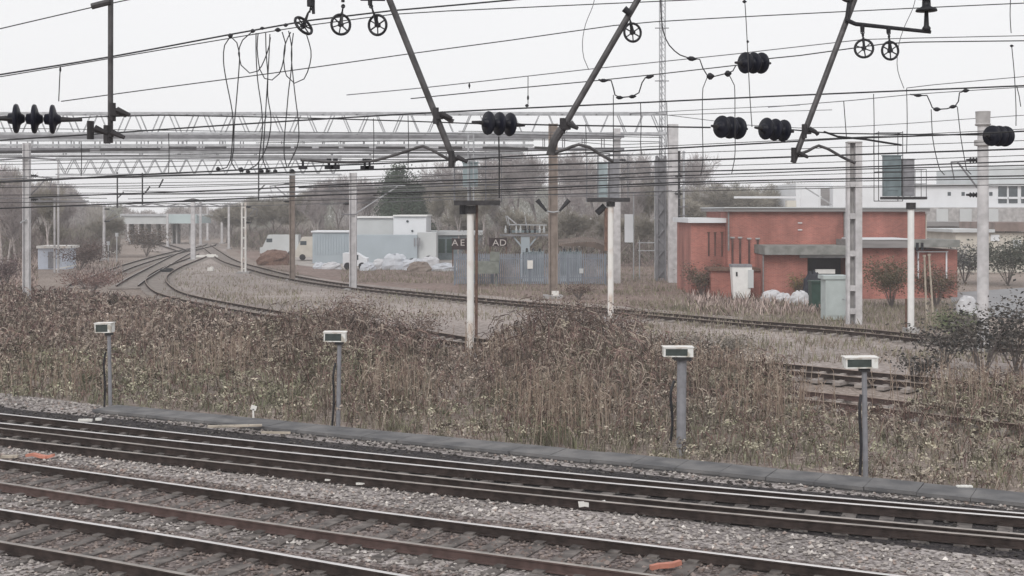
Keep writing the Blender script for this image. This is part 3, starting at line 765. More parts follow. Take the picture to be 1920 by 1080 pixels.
for pts, lb in (([(1150, 178), (1150, 240), (1150, 306)], 'thin dropper wire below the left end of the U jumper by the radio mast'),
                ([(1201, 192), (1202, 240), (1201, 270), (1203, 290)], 'thin dropper wire below the right end of the U jumper by the radio mast'),
                ([(1326, 145), (1318, 165), (1317, 230), (1318, 300), (1314, 327)], 'left dropper wire passing between the sky insulators and the contact wires'),
                ([(1368, 142), (1377, 160), (1378, 230), (1378, 290), (1372, 325)], 'dropper wire hanging behind the left insulator of the pair'),
                ([(1395, -20), (1399, 40), (1402, 100), (1406, 180), (1410, 238)], 'dropper wire from the top edge to the joint between the insulator pair'),
                ([(1746, 205), (1749, 260), (1757, 300), (1762, 318), (1771, 328)], 'left of the two dropper wires below the jumper near the right edge'),
                ([(1795, 200), (1802, 260), (1809, 300), (1812, 318), (1821, 327)], 'right of the two dropper wires below the jumper near the right edge'),
                ([(1897, 86), (1902, 140), (1905, 200), (1905, 236)], 'dropper wire with a small black top clamp at the far right'),
                ([(1906, 160), (1911, 180), (1914, 200)], 'short loose wire end beside the far right dropper'),
                ([(1582, 190), (1585, 230), (1587, 256)], 'short thin dropper wire right of the right sloping pipe'),
                ([(935, 256), (936, 300), (936, 372)], 'dropper wire directly below the middle insulator'),
                ([(1895, -10), (1894, 30), (1896, 62)], 'thin wire from the top edge at the far right')):
    jumper('dropper_wire', pts, J, 1.7 if 'middle' not in lb else 3, ([(1402, 78, 5, 5, 90), (1396, 3, 8, 6, 0)] if '1395' in str(pts[0]) else ([(1897, 86, 7, 5, 0)] if 'small black' in lb else [])), lb, group=DR, cat='dropper wire')
jumper('loop_cable', [(1118, -20), (1112, 10), (1098, 45), (1092, 80), (1095, 110), (1104, 131)], 15, 1.5, [], 'wide thin loop of cable curving down left of the single pulley', m=M_wire2, group=DR)
jumper('loop_cable', [(1720, -20), (1712, 15), (1698, 45), (1686, 80), (1682, 120), (1687, 145), (1695, 166)], 15, 1.5, [], 'wide thin loop of cable behind the two pulleys at right', m=M_wire2, group=DR)
for i, (x, y0, y1, lb) in enumerate(((152, 265, 330, 'dropper crossing the gantries left of the upright pipe'), (316, 250, 326, 'dropper crossing the gantries right of the upright pipe'), (700, 222, 306, 'dropper crossing the gantries right of the cable loops'), (765, 217, 316, 'dropper just left of the foot of the first sloping pipe'),
        (1098, 233, 288, 'dropper right of the single pulley pipe'), (1250, 192, 276, 'dropper in front of the radio mast foot'), (1638, 176, 290, 'dropper left of the right signal cage'), (1700, 166, 288, 'dropper over the right signal cage'))):
    jumper('dropper_wire', [(x, y0), (x + 1, (y0 + y1) / 2), (x, y1)], 19.0, 1.6, [], lb, group=DR, cat='dropper wire')
# hanging loops at left
LP = 'hanging cable loops at the left'
LD = 20.0
jumper('cable_loop', [(432, 68), (421, 85), (419, 115), (424, 150), (433, 195), (437, 225), (436, 260), (432, 300), (425, 314), (411, 318)], LD, 2.2, [(432, 67, 9, 9, 0), (409, 317, 8, 9, 0)], 'leftmost hanging cable, running from the upper wire down to the clip on the contact wire', LP)
jumper('cable_loop', [(432, 68), (444, 80), (449, 100), (448, 130), (444, 180), (439, 240), (438, 280), (434, 305), (442, 318), (452, 320)], LD, 2.2, [(452, 318, 9, 11, 60)], 'second hanging cable, crossing the leftmost one low down', LP)
jumper('cable_loop', [(472, 60), (455, 75), (447, 100), (452, 122), (468, 137), (484, 133), (496, 112), (505, 85), (507, 70)], LD, 2.2, [(474, 58, 9, 8, 0)], 'upper left round loop of cable under the thick wire', LP)
jumper('cable_loop', [(484, 62), (482, 90), (487, 130), (496, 147), (510, 150), (524, 138), (532, 110), (535, 80), (529, 60)], LD, 2.2, [(521, 56, 8, 12, 90), (492, 53, 9, 6, 0)], 'middle round loop of cable under the thick wire', LP)
jumper('cable_loop', [(545, 60), (534, 85), (532, 115), (537, 142), (552, 156), (570, 148), (581, 120), (583, 95), (575, 66)], LD, 2.2, [(536, 47, 9, 7, 10)], 'right hand round loop of cable, largest, beside the edge on pulley', LP)
jumper('cable_loop', [(480, 62), (480, 100), (483, 150), (490, 200), (492, 240), (487, 285), (484, 318)], LD, 2.2, [(490, 321, 9, 9, 0)], 'hanging cable at the left of the middle bundle', LP)
jumper('cable_loop', [(498, 62), (499, 100), (502, 140), (502, 180), (508, 220), (505, 255), (496, 285), (480, 310), (462, 320)], LD, 2.2, [(465, 322, 8, 8, 0)], 'hanging cable at the right of the middle bundle', LP)
jumper('cable_loop', [(506, 64), (504, 110), (501, 160), (498, 210), (495, 260), (493, 300), (500, 320)], LD, 2.2, [(502, 321, 8, 8, 0)], 'straight hanging cable in the middle bundle', LP)
jumper('cable_loop', [(541, 58), (547, 90), (546, 130), (541, 170), (537, 215), (533, 260), (533, 295), (538, 314)], LD, 2.2, [(516, 321, 8, 8, 0)], 'long hanging cable under the right loop, left strand', LP)
jumper('cable_loop', [(550, 62), (546, 100), (549, 140), (554, 185), (559, 225), (560, 262), (553, 285), (540, 312)], LD, 2.2, [(548, 320, 8, 7, 0)], 'long hanging cable under the right loop, right strand', LP)
jumper('dropper_wire', [(113, 124), (112, 145), (110, 190)], 26, 2.0, [(113, 130, 12, 4, 90)], 'short dropper under the upper left wire', DR)
jumper('dropper_wire', [(880, 155), (880, 166)], 27, 2.0, [(880, 160, 9, 4, 90)], 'tiny dropper on the fine wire right of the first sloping pipe', DR)
jumper('dropper_wire', [(990, 143), (990, 170), (990, 200)], 27, 1.6, [(990, 183, 11, 4, 90), (988, 198, 7, 6, 0)], 'dropper with a double hook between the two sloping pipes', DR)

# ------------------------------------------------------------------ masts and gantries
def mast(x, y0, y1, w, label, m, kind='box', D=None, sink=0.5, group='overhead line masts', parts=None, name='overhead_mast', dep=None):
    """y0 top row, y1 base row"""
    D = D or F * H / (y1 - HY)
    b = px(x, HY + F * H / D, D); b.z = 0
    top = H - (y0 - HY) / F * D
    wm = w * D / F
    t = empty(name, b, label, 'mast', group)
    if kind == 'box':
        MB().box((b.x, b.y, (top - sink) / 2), (wm, wm * 0.8, top + sink), taper=0.9).build('post', m, t)
    elif kind == 'round':
        MB().cyl((b.x, b.y, -sink), (b.x, b.y, top), wm / 2, wm / 2 * 0.88, n=20).build('post', m, t, smooth=False)
    elif kind == 'H':
        o = MB(); tk = wm * 0.12
        o.box((b.x - wm / 2 + tk / 2, b.y, (top - sink) / 2), (tk, wm * 0.9, top + sink))
        o.box((b.x + wm / 2 - tk / 2, b.y, (top - sink) / 2), (tk, wm * 0.9, top + sink))
        o.box((b.x, b.y, (top - sink) / 2), (wm - 2 * tk, tk, top + sink))
        o.build('post', m, t)
    elif kind == 'twin':
        for sg in (-1, 1):
            MB().box((b.x + sg * wm * 0.33, b.y, (top - sink) / 2), (wm * 0.3, wm * 0.5, top + sink)).build('post', m, t)
        o = MB(); z = 0.4
        while z < top:
            o.box((b.x, b.y, z), (wm * 0.36, wm * 0.3, 0.12)); z += 0.9
        o.build('batten', m, t)
    o = MB(); o.box((b.x, b.y, -0.02), (wm * 1.8 + 0.2, wm * 1.8 + 0.2, 0.3)); o.build('foundation', M_conc2, t)
    if parts:
        for nm, pts, r, mm in parts:
            MB().tube([px(q[0], q[1], D - 0.2) for q in pts], r, n=6).build(nm, mm, t)
    return t, b, D, top

mast(50, 268, 571, 12, 'pale concrete mast at the far left standing in the scrub', M_concrete, 'H', parts=[('arm', [(0, 300), (50, 296), (105, 299)], 0.05, M_galv2), ('arm', [(0, 336), (50, 334)], 0.04, M_galv2), ('hook', [(38, 418), (50, 412)], 0.04, M_galv)])
mast(195, 384, 487, 5.5, 'slim pale mast beside the distant left track', M_concrete, 'round', parts=[('arm', [(200, 415), (222, 405)], 0.06, M_galv2)])
mast(548, 320, 526, 9.5, 'brown wooden looking mast left of the white building', M_brownpost, 'H')
mast(662, 324, 544, 13, 'pale mast beside the white building, right of the brown mast', M_concrete, 'H',
     parts=[('brace', [(668, 400), (745, 350)], 0.05, M_galv), ('arm', [(640, 402), (668, 402)], 0.04, M_galv2), ('arm', [(668, 350), (760, 348)], 0.03, M_galv)])
mast(457, 380, 512, 10, 'pale twin legged mast between the curved tracks', M_whited, 'twin')
mast(362, 372, 488, 8, 'broad pale mast on a white base in the fork of the distant tracks', M_concrete, 'box', parts=[('arm', [(345, 376), (362, 373), (385, 377)], 0.06, M_dark)])
mast(376, 378, 461, 4.5, 'thin pale mast right behind the broad one in the track fork', M_concrete, 'box')
mast(314, 400, 463, 4, 'thin pale mast before the bridge piers', M_concrete, 'box')
mast(389, 385, 450, 3.5, 'very thin distant mast right of the track fork', M_concrete, 'box')
mast(416, 385, 456, 4, 'left of the two thin distant masts near the curve', M_concrete, 'box')
mast(429, 385, 466, 4, 'right of the two thin distant masts near the curve', M_concrete, 'box')
mast(240, 400, 450, 3, 'faint thin mast left of the bridge', M_concrete, 'box')
mast(261, 402, 452, 3, 'second faint thin mast left of the bridge', M_concrete, 'box')
t, b, D, top = mast(1037, 232, 557, 17, 'thick brown mast in front of the palisade fence, with two insulators in a V', M_brownpost, 'H')
for sg, lb in ((-1, 'left'), (1, 'right')):
    a = px(1037 + sg * 12, 396 - 2 * sg * 0, D - 0.3); e = px(1037 + sg * 30, 375, D - 0.3)
    MB().cyl(a, e, 0.07, 0.16, n=10).build('insulator', M_black, t)
    MB().cyl(px(1037, 398, D - 0.25), a, 0.05, n=8).build('arm', M_galv, t)
MB().box(px(1041, 553, D - 0.5), (0.45, 0.2, 0.5)).build('number_plate', M_whited, t)
# the battened mast
x, D = 1601, F * H / (604 - HY); b = px(x, 604, D); top = H - (268 - HY) / F * D; wm = 27 * D / F
t = empty('overhead_mast', (b.x, b.y, 0), 'broad light grey battened mast beside the pale cabinet, in front of the brick building', 'mast', 'overhead line masts')
MB().box((b.x + wm * 0.27, b.y, top / 2 - 0.25), (wm * 0.46, 0.42, top + 0.5)).build('post', M_concrete, t)
MB().box((b.x - wm * 0.40, b.y + 0.05, top / 2 - 0.25), (wm * 0.18, 0.36, top + 0.5)).build('post', M_concrete, t)
o = MB()
o.box((b.x - wm * 0.135, b.y + 0.2, top / 2 - 0.25), (wm * 0.35, 0.04, top + 0.5))
o.build('web', M_conc2, t)
for y in (583, 540, 475, 405, 345):
    z = H - (y - HY) / F * D
    MB().box((b.x - wm * 0.135, b.y - 0.16, z), (wm * 0.35, 0.05, 0.28)).build('batten', M_concrete, t)
MB().box((b.x, b.y, top + 0.03), (wm, 0.5, 0.06)).build('cap', M_conc2, t)
# round mast
t, b, D, top = mast(1843, 212, 658, 22, 'thick round pale mast with a cap at the right, standing behind the dark bush', M_concrete, 'round')
MB().lathe((b.x, b.y, top), (0, 0, 1), [(-0.5, 0.27), (-0.45, 0.31), (-0.4, 0.27), (0, 0.28), (0.06, 0.29)], n=20).build('cap', M_conc2, t)
MB().lathe((b.x, b.y, H - (268 - HY) / F * D), (0, 0, 1), [(-0.12, 0.25), (-0.1, 0.33), (0.1, 0.33), (0.12, 0.25)], n=20).build('band', M_conc2, t)

def truss(name, x0, x1, yt, yb, D0, D1, label, pitch, m, style='V', rad=0.05, depth=1.2, post=(), chord=None, ygrad=0.0):
    a0, a1 = px(x0, yt, D0), px(x1, yt + ygrad, D1)
    b0, b1 = px(x0, yb, D0), px(x1, yb + ygrad, D1)
    t = empty(name, (a1.x, a1.y, 0), label, 'gantry', 'lattice gantries over the yard')
    dirv = (a1 - a0); dirv.z = 0; dirv.normalize(); back = Vector((-dirv.y, dirv.x, 0)) * depth
    ch = chord or rad
    for k, off in ((0, Vector((0, 0, 0))), (1, back)):
        MB().bar(a0 + off, a1 + off, ch * 2).build('top_chord', m, t)
        MB().bar(b0 + off, b1 + off, ch * 2).build('bottom_chord', m, t)
    L = (a1 - a0).length; n = int(L / pitch); o = MB()
    for off in (Vector((0, 0, 0)), back):
        for i in range(n):
            u, v, w = i / n, (i + 0.5) / n, (i + 1) / n
            if style == 'V':
                o.bar(a0.lerp(a1, u) + off, b0.lerp(b1, v) + off, rad); o.bar(b0.lerp(b1, v) + off, a0.lerp(a1, w) + off, rad)
            elif style == 'A':
                o.bar(a0.lerp(a1, v - 0.12 / 1) + off, b0.lerp(b1, u + 0.1 / n) + off, rad) if False else None
                o.bar(a0.lerp(a1, u + 0.35 / n) + off, b0.lerp(b1, u + 0.1 / n) + off, rad); o.bar(a0.lerp(a1, u + 0.6 / n) + off, b0.lerp(b1, u + 0.85 / n) + off, rad)
            else:
                o.bar(a0.lerp(a1, u) + off, b0.lerp(b1, u) + off, rad)
    for i in range(n + 1):
        u = i / n
        o.bar(a0.lerp(a1, u), a0.lerp(a1, u) + back, rad); o.bar(b0.lerp(b1, u), b0.lerp(b1, u) + back, rad)
    o.build('lacing', m, t)
    for xx, ytop, w in post:
        k = (xx - x0) / (x1 - x0); Dp = 1 / ((1 - k) / D0 + k / D1)
        p = px(xx, ytop, Dp); wm = w * Dp / F
        MB().box((p.x, p.y + depth / 2, p.z / 2 - 0.2), (wm, wm, p.z + 0.4)).build('leg', M_concrete, t)
    return t
truss('lattice_gantry', -300, 1250, 212, 250, 96, 95, 'highest and widest lattice gantry, pale grey against the sky', 2.6, M_galv, 'A', 0.085, 1.4, post=((1264, 232, 18),), chord=0.085)
tB = truss('lattice_gantry', -300, 1170, 256, 279, 90, 94, 'second lattice gantry with close upright bars under the highest one', 1.5, M_galv2, 'I', 0.07, 1.4, post=((1158, 240, 13),), chord=0.1)
truss('lattice_gantry', 105, 640, 297, 327, 84, 88, 'lowest lattice gantry with open V shaped lacing at the left', 1.05, M_galv, 'V', 0.06, 1.0, chord=0.05)
truss('lattice_gantry', -240, 1000, 262, 272, 75, 75, 'thin shallow gantry beam between the highest two lattice gantries', 2.3, M_galv, 'I', 0.06, 0.8, chord=0.06)
truss('lattice_gantry', -240, 980, 284, 291, 100, 100, 'shallow grey beam under the close barred gantry', 3.0, M_galv, 'I', 0.08, 0.6, chord=0.09, ygrad=3)
for xa, ya, xb, yb_ in ((-20, 286, 57, 285), (57, 284, 168, 282), (188, 281, 300, 279), (318, 277, 368, 278), (384, 277, 424, 277), (500, 276, 545, 276), (552, 276, 585, 276), (598, 276, 635, 276), (645, 276, 692, 276), (705, 277, 760, 277), (822, 277, 867, 278), (905, 277, 990, 279), (1002, 277, 1045, 279)):
    MB().bar(px(xa, ya, 89), px(xb, yb_, 89), 0.16, 0.2).build('cable_tray', M_dark, tB)
truss('lattice_gantry', 232, 440, 382, 387, 190, 185, 'small far gantry in front of the distant bridge', 4, M_galv2, 'V', 0.08, 0.8, chord=0.07)
truss('lattice_gantry', -20, 165, 371, 377, 110, 112, 'low gantry at the far left before the bare trees', 3, M_galv2, 'I', 0.06, 0.6, chord=0.05, post=((107, 296, 3), (100, 371, 3)))
for x, y0, y1, lb in ((220, 335, 390, 'dark upright rod hanging under the lowest lattice gantry, leftmost'), (267, 336, 384, 'dark upright rod hanging under the lowest lattice gantry, right of the first'), (485, 322, 376, 'dark upright rod hanging left of the brown mast')):
    o = MB(); o.cyl(px(x, y0 - 12, 86), px(x, y1, 86), 0.05, n=6); o.cyl(px(x, y1 - 18, 86), px(x + 12, y1 - 30, 86), 0.04, n=6)
    tag(o.build('hanging_rod', M_dark, base=px(x, y1, 86)), lb, 'hanging rod', 'dark rods under the lowest gantry')
wire('hanging_rod', [(298, 352), (306, 336)], 3, 'short slanting dark rod under the lowest lattice gantry', P=70, cat='hanging rod')
wire('hanging_rod', [(272, 362), (281, 350)], 3, 'tiny slanting rod beside the second upright rod', P=70, cat='hanging rod')

# tall radio mast and dark lattice column
D = 98
t = empty('radio_mast', (px(1242, HY, D).x, D, 0), 'very tall slim radio mast rising out of the top of the picture', 'radio mast')
bx = px(1242, HY, D).x; zt = H + (395 + 15) / F * D
for dx, dy in ((-0.22, 0), (0.22, 0), (0, 0.38)):
    MB().cyl((bx + dx, D + dy, -0.3), (bx + dx, D + dy, zt), 0.05, n=6).build('leg', M_galv, t)
o = MB(); z = 0.5; C3 = [Vector((-0.22, 0, 0)), Vector((0.22, 0, 0)), Vector((0, 0.38, 0))]
while z < zt - 1:
    for i in range(3):
        a = Vector((bx, D, z)) + C3[i]; e = Vector((bx, D, z + 0.5)) + C3[(i + 1) % 3]; o.bar(a, e, 0.035)
    z += 0.5
o.build('lacing', M_galv, t)
for y in (53, 152):
    zz = H - (y - HY) / F * D
    MB().bar((bx - 0.6, D - 0.1, zz), (bx + 0.5, D - 0.1, zz), 0.07).build('cross_arm', M_galv2, t)
t = empty('lattice_column', (px(1240, 520, 97).x, 97, 0), 'dark steel column with braces at the left of the pale gantry leg', 'column')
bx = px(1240, 400, 97).x; zt = H - (292 - HY) / F * 97
for sx in (-0.33, 0.33):
    for sy in (0, 0.6):
        MB().box((bx + sx, 97 + sy, zt / 2), (0.14, 0.14, zt)).build('leg', M_galv2, t)
o = MB(); z = 0.2; k = 1
while z < zt - 0.8:
    o.bar((bx - 0.33 * k, 96.95, z), (bx + 0.33 * k, 96.95, z + 0.8), 0.07); z += 0.8; k = -k
MB().box((bx, 97.3, zt * 0.5), (0.5, 0.3, zt * 0.96)).build('trunking', M_galv2, t)
o.build('lacing', M_galv2, t)
# stepped cable pole right of the gantry leg
t = empty('service_pole', (px(1282, 520, 94).x, 94, 0), 'thin pale pole with rungs right of the pale gantry leg', 'pole')
bx = px(1282, 400, 94).x; zt = H - (283 - HY) / F * 94
MB().cyl((bx, 94, 0), (bx, 94, zt), 0.09, n=8).build('post', M_galv, t)
MB().cyl((bx - 0.35, 94, 0), (bx - 0.35, 94, zt), 0.1, n=8).build('post', M_dark, t)
for i in range(14): MB().bar((bx - 0.4, 93.9, 0.6 + i * 0.65), (bx + 0.3, 93.9, 0.6 + i * 0.65), 0.05).build('rung', M_galv2, t)
# pale frame railings and ladder cage by the column
t = empty('handrail_frame', (px(1205, 480, 100).x, 100, 0), 'pale handrail frame and ladder left of the dark steel column', 'handrail')
for x in (1188, 1199, 1228): MB().cyl(px(x, 300 if x == 1228 else (360 if x == 1188 else 450), 100), px(x, 525, 100), 0.05, n=6).build('post', M_galv, t)
for y in (455, 470): MB().bar(px(1196, y, 100), px(1230, y, 100), 0.08).build('rail', M_galv, t)
MB().box(px(1180, 428, 101), (0.75, 0.4, 2.3)).build('panel', M_pale, t)

def cantilever(x, y, D, sg, L, label, m=None):
    m = m or M_galv2; k = D / F
    t = empty('cantilever', px(x, y, D), label, 'cantilever arm', 'cantilever arms on the yard masts')
    a = px(x, y, D); 
    MB().cyl(a, px(x + sg * L, y + 4, D), 0.035, n=6).build('tube', m, t)
    MB().cyl(px(x, y + 40 * 80 / D, D), px(x + sg * L * 0.8, y + 3, D), 0.035, n=6).build('tube', m, t)
    for yy, q in ((y, 0.16), (y + 40 * 80 / D, 0.12)):
        p0 = px(x + sg * L * 0.05, yy, D); dr = Vector((sg, 0, 0))
        MB().lathe(p0, dr, [(0, 0.05)] + [(0.06 * j + 0.02 * (j % 2), 0.11 if j % 2 else 0.05) for j in range(1, 9)] + [(0.6, 0.04)], n=8).build('insulator', M_black, t)
    MB().cyl(px(x + sg * L, y + 4, D), px(x + sg * L * 0.9, y + 22 * 80 / D, D), 0.025, n=5).build('steady_arm', m, t)
for a_ in ((548, 345, 98, -1, 42, 'cantilever arm on the left of the brown mast'), (662, 345, 86, -1, 46, 'cantilever arm on the left of the pale mast by the warehouse'), (457, 388, 109, 1, 26, 'small cantilever arm on the twin legged mast'),
           (1158, 300, 94, 1, 34, 'cantilever arm on the gantry leg right of the rust stained signal'), (1264, 330, 95, 1, 40, 'cantilever arm right of the broad pale gantry leg'), (1843, 300, 49, -1, 60, 'cantilever arm on the left of the round mast'), (50, 330, 73, 1, 48, 'cantilever arm on the right of the far left concrete mast'), (195, 392, 138, 1, 22, 'tiny cantilever arm on the slim mast')):
    cantilever(*a_)
# ------------------------------------------------------------------ signals
M_sig = mat('pale_teal_signal_back', (0.30, 0.36, 0.38), 0.6, var=0.12, scale=3)
def cage(t, x0, x1, y0, y1, D, m, dy=0.7, nx=2, rows=(0.0, 1.0), r=0.018):
    b = MB(); a = px(x0, y1, D); c = px(x1, y0, D)
    for yy in (D - dy / 2, D + dy / 2):
        for i in range(nx + 1):
            X = a.x + (c.x - a.x) * i / nx
            b.cyl((X, yy, a.z), (X, yy, c.z), r, n=5)
        for k in rows:
            Z = a.z + (c.z - a.z) * k; b.cyl((a.x, yy, Z), (c.x, yy, Z), r, n=5)
    for X in (a.x, c.x):
        for k in rows:
            Z = a.z + (c.z - a.z) * k; b.cyl((X, D - dy / 2, Z), (X, D + dy / 2, Z), r, n=5)
    return b.build('cage', m, t)

def signal(xp, y0, y1, w, label, heads, cg, plat, postm=M_white, ladder=None, extra=None):
    D = F * H / (y1 - HY); b = gp(xp, y1)
    t = empty('railway_signal', (b.x, b.y, 0), label, 'railway signal', 'railway signals seen from behind')
    top = H - (y0 - HY) / F * D; r = w * D / F / 2
    MB().cyl((b.x, b.y, -0.3), (b.x, b.y, top), r, n=14).build('post', postm, t)
    MB().box((b.x, b.y, 0.05), (r * 4, r * 4, 0.25)).build('foundation', M_conc2, t)
    MB().cyl((b.x, b.y, top - 0.25), (b.x, b.y, top + 0.05), r * 1.5, n=12).build('collar', M_dark, t)
    for (x0, x1, ya, yb, mm, dd) in heads:
        a = px(x0, yb, D + 0.1); c = px(x1, ya, D + 0.1); o = MB()
        o.box(((a.x + c.x) / 2, D + 0.1, (a.z + c.z) / 2), (c.x - a.x, dd, c.z - a.z))
        o.box(((a.x + c.x) / 2, D + 0.1, c.z + 0.03), (c.x - a.x + 0.06, dd + 0.08, 0.05))
        o.box(((a.x + c.x) / 2, D + 0.1 - dd / 2 - 0.01, (a.z * 0.6 + c.z * 0.4)), ((c.x - a.x) * 0.7, 0.03, (c.z - a.z) * 0.5))
        h = o.build('signal_head', mm, t)
        hb = MB()
        for k in range(3): hb.cyl(Vector(((a.x + c.x) / 2, D + 0.1 + dd / 2, a.z + (c.z - a.z) * (0.2 + 0.28 * k))), Vector(((a.x + c.x) / 2, D + 0.35 + dd / 2, a.z + (c.z - a.z) * (0.2 + 0.28 * k))), 0.1, n=10)
        hb.build('hood', M_black, h)
    for c_ in cg: cage(t, *c_[:4], D, c_[4], nx=c_[5], rows=c_[6])
    for (x0, x1, ya, yb) in plat:
        a = px(x0, yb, D); c = px(x1, ya, D)
        MB().box(((a.x + c.x) / 2, D, (a.z + c.z) / 2), (c.x - a.x, 0.8, c.z - a.z)).build('platform', M_dark, t)
    if ladder:
        o = MB()
        for x in (ladder[0], ladder[1]): o.cyl(px(x, ladder[2], D + 0.5), px(x, ladder[3], D + 0.5), 0.025, n=5)
        z0 = H - (ladder[3] - HY) / F * D; z1 = H - (ladder[2] - HY) / F * D; z = z0 + 0.2
        while z < z1:
            A = px(ladder[0], HY, D + 0.5); B = px(ladder[1], HY, D + 0.5); o.cyl((A.x, A.y, z), (B.x, B.y, z), 0.015, n=5); z += 0.3
        o.build('ladder', M_galv2, t)
    if extra:
        for nm, a, e, r_, mm in extra: MB().cyl(px(*a, D + 0.15), px(*e, D + 0.15), r_, n=8).build(nm, mm, t)
    return t
signal(882, 388, 672, 13, 'white signal post left of the brown mast, its foot in the brambles', [(868, 896, 306, 350, M_sig, 0.25)],
       [(852, 940, 290, 378, M_galv2, 3, (0, 0.35, 0.7, 1)), (878, 888, 252, 378, M_galv, 1, (0.3, 0.6, 0.9))], [(852, 938, 376, 385)], postm=M_whited, ladder=None,
       extra=[('cable_pipe', (894, 385), (893, 632), 0.055, M_rust), ('lamp_box', (868, 384), (868, 402), 0.14, M_black)])
signal(1145, 378, 602, 11, 'white and rust stained signal post right of the palisade fence', [(1121, 1139, 306, 370, M_sig, 0.22), (1141, 1160, 300, 371, M_lampgrey, 0.2)],
       [(1100, 1142, 288, 378, M_galv2, 2, (0, 0.5, 1)), (1142, 1178, 290, 378, M_galv2, 2, (0, 0.5, 1))], [(1100, 1180, 371, 378)], postm=M_whited,
       extra=[('lamp_box', (1119, 400), (1134, 386), 0.17, M_black), ('cable_pipe', (1139, 390), (1139, 470), 0.16, M_rust)])
signal(1708, 382, 622, 12, 'cream white signal post with teal backed head in front of the brick building', [(1656, 1688, 293, 368, M_teal, 0.3), (1690, 1713, 300, 368, M_lampgrey, 0.25)],
       [(1643, 1688, 247, 377, M_dark, 1, (0, 0.42, 0.98)), (1690, 1732, 318, 372, M_galv2, 2, (0, 0.5, 1))], [(1655, 1733, 369, 374)], postm=M_white,
       extra=[('cable_pipe', (1699, 560), (1699, 620), 0.05, M_rust)])

# ------------------------------------------------------------------ box lamps on posts along the line
M_housing = mat('grimy_white_housing', (0.45, 0.42, 0.37), 0.6, scale=5, c2=(0.74, 0.74, 0.72), ramp=(0.38, 0.52))
def box_lamp(x, ytop, D, w, label, pm, postw, lean=0.0, junk=True, hgt=17):
    b = px(x + 8, HY + F * H / D, D)
    t = empty('box_lamp', (b.x, b.y, 0), label, 'post lamp', 'box lamps on posts beside the line')
    k = D / F; z1 = H - (ytop - HY) * k; z0 = z1 - hgt * k; wm = w * k; c = px(x, ytop + hgt / 2, D)
    # housing: a hollow frame with a recessed dark panel and a blank pale end
    dp = 0.34
    o = MB()
    o.box((c.x, c.y, z1 - 0.012), (wm, dp, 0.024)); o.box((c.x, c.y, z0 + 0.012), (wm, dp, 0.024))
    o.box((c.x - wm / 2 + 0.02, c.y, c.z), (0.03, dp - 0.004, z1 - z0 - 0.05)); o.box((c.x + wm * 0.4, c.y, c.z), (wm * 0.19, dp - 0.004, z1 - z0 - 0.05))
    o.build('housing', M_housing, t)
    MB().box((c.x - wm * 0.08, c.y - dp / 2 + 0.04, c.z), (wm * 0.78, 0.03, z1 - z0 - 0.051)).build('panel', M_panel, t)
    MB().box((c.x, c.y, z1 + 0.012), (wm * 1.05, dp * 1.1, 0.02)).build('cover', M_whited, t)
    pr = postw * k / 2
    MB().cyl((b.x, b.y, -0.2), (b.x, b.y, z0), pr, n=12).build('post', M_lampgrey, t)
    MB().box((b.x, b.y, z0 - 0.05), (pr * 3.6, pr * 3.6, 0.06)).build('bracket', M_dark, t)
    t.rotation_euler = (0, R(lean), R(lean * 2))
    MB().tube(catmull([Vector((b.x - pr * 1.6, b.y - 0.05, z0 - 0.55)), Vector((b.x - pr * 2.4, b.y - 0.1, z0 * 0.6)), Vector((b.x - pr * 2.0, b.y - 0.1, z0 * 0.3)), Vector((b.x - pr * 2.6, b.y - 0.1, 0.02))], 0.1), 0.03, n=6).build('cable', M_black, t)
    return t
box_lamp(199, 606, 34.5, 31, 'leftmost box lamp on a thin post, smallest of the four', None, 7, lean=-1.1)
box_lamp(626, 623, 31.5, 41, 'box lamp on a thin post left of the middle, second from the left', None, 8, lean=0.9)
box_lamp(1269, 651, 28.3, 55, 'box lamp on the thickest post, third from the left', None, 18, lean=0.5)
box_lamp(1615, 670, 25.6, 60, 'rightmost box lamp on a post, largest head', None, 10, hgt=19, lean=-0.7)

# ------------------------------------------------------------------ litter and small pieces by the near tracks
def litter(name, x, y, dims, rz, m, label, cat, z=0.05, bend=0.0):
    p = gp(x, y, z); b = MB()
    n = 5; L = dims[0]
    pts = [p + Vector((math.cos(rz) * (i / (n - 1) - 0.5) * L, math.sin(rz) * (i / (n - 1) - 0.5) * L, bend * math.sin(i * 1.7) + dims[2] / 2)) for i in range(n)]
    for i in range(n - 1): b.bar(pts[i], pts[i + 1] + (pts[i + 1] - pts[i]) * 0.05, dims[1] * (0.8 + 0.3 * ((i * 7) % 3) / 2), dims[2])
    tag(b.build(name, m, base=p), label, cat)
litter('clamp_block', 1110, 950, (0.5, 0.16, 0.1), 0.0, M_paper, 'white metal clamp lying beside the near rail at the middle right', 'clamp', bend=0.02)
litter('plastic_sheet', 75, 857, (0.62, 0.13, 0.06), -0.1, M_orange, 'faded orange plastic strip beside the middle track at the left', 'litter', bend=0.03)
litter('plastic_sheet', 18, 858, (0.35, 0.16, 0.05), 0.1, M_wood, 'pale scrap next to the orange strip at the left edge', 'litter')
litter('plastic_pipe', 1248, 1064, (0.55, 0.09, 0.07), 0.5, M_orange, 'faded orange pipe lying on the ballast at the bottom edge', 'pipe', bend=0.01)
litter('wooden_stick', 517, 813, (0.7, 0.05, 0.05), -0.1, M_wood, 'pale stick lying on the trough lids', 'stick', z=0.16)
litter('paper_scrap', 616, 901, (0.14, 0.08, 0.03), 0.0, M_paper, 'left of two white scraps on the ballast under the second lamp', 'litter')
litter('paper_scrap', 676, 908, (0.18, 0.09, 0.03), 0.2, M_paper, 'right of two white scraps on the ballast under the second lamp', 'litter')
litter('paper_scrap', 160, 790, (0.35, 0.1, 0.06), 0.0, M_paper, 'white rubble piece beside the far rail at the left', 'litter')
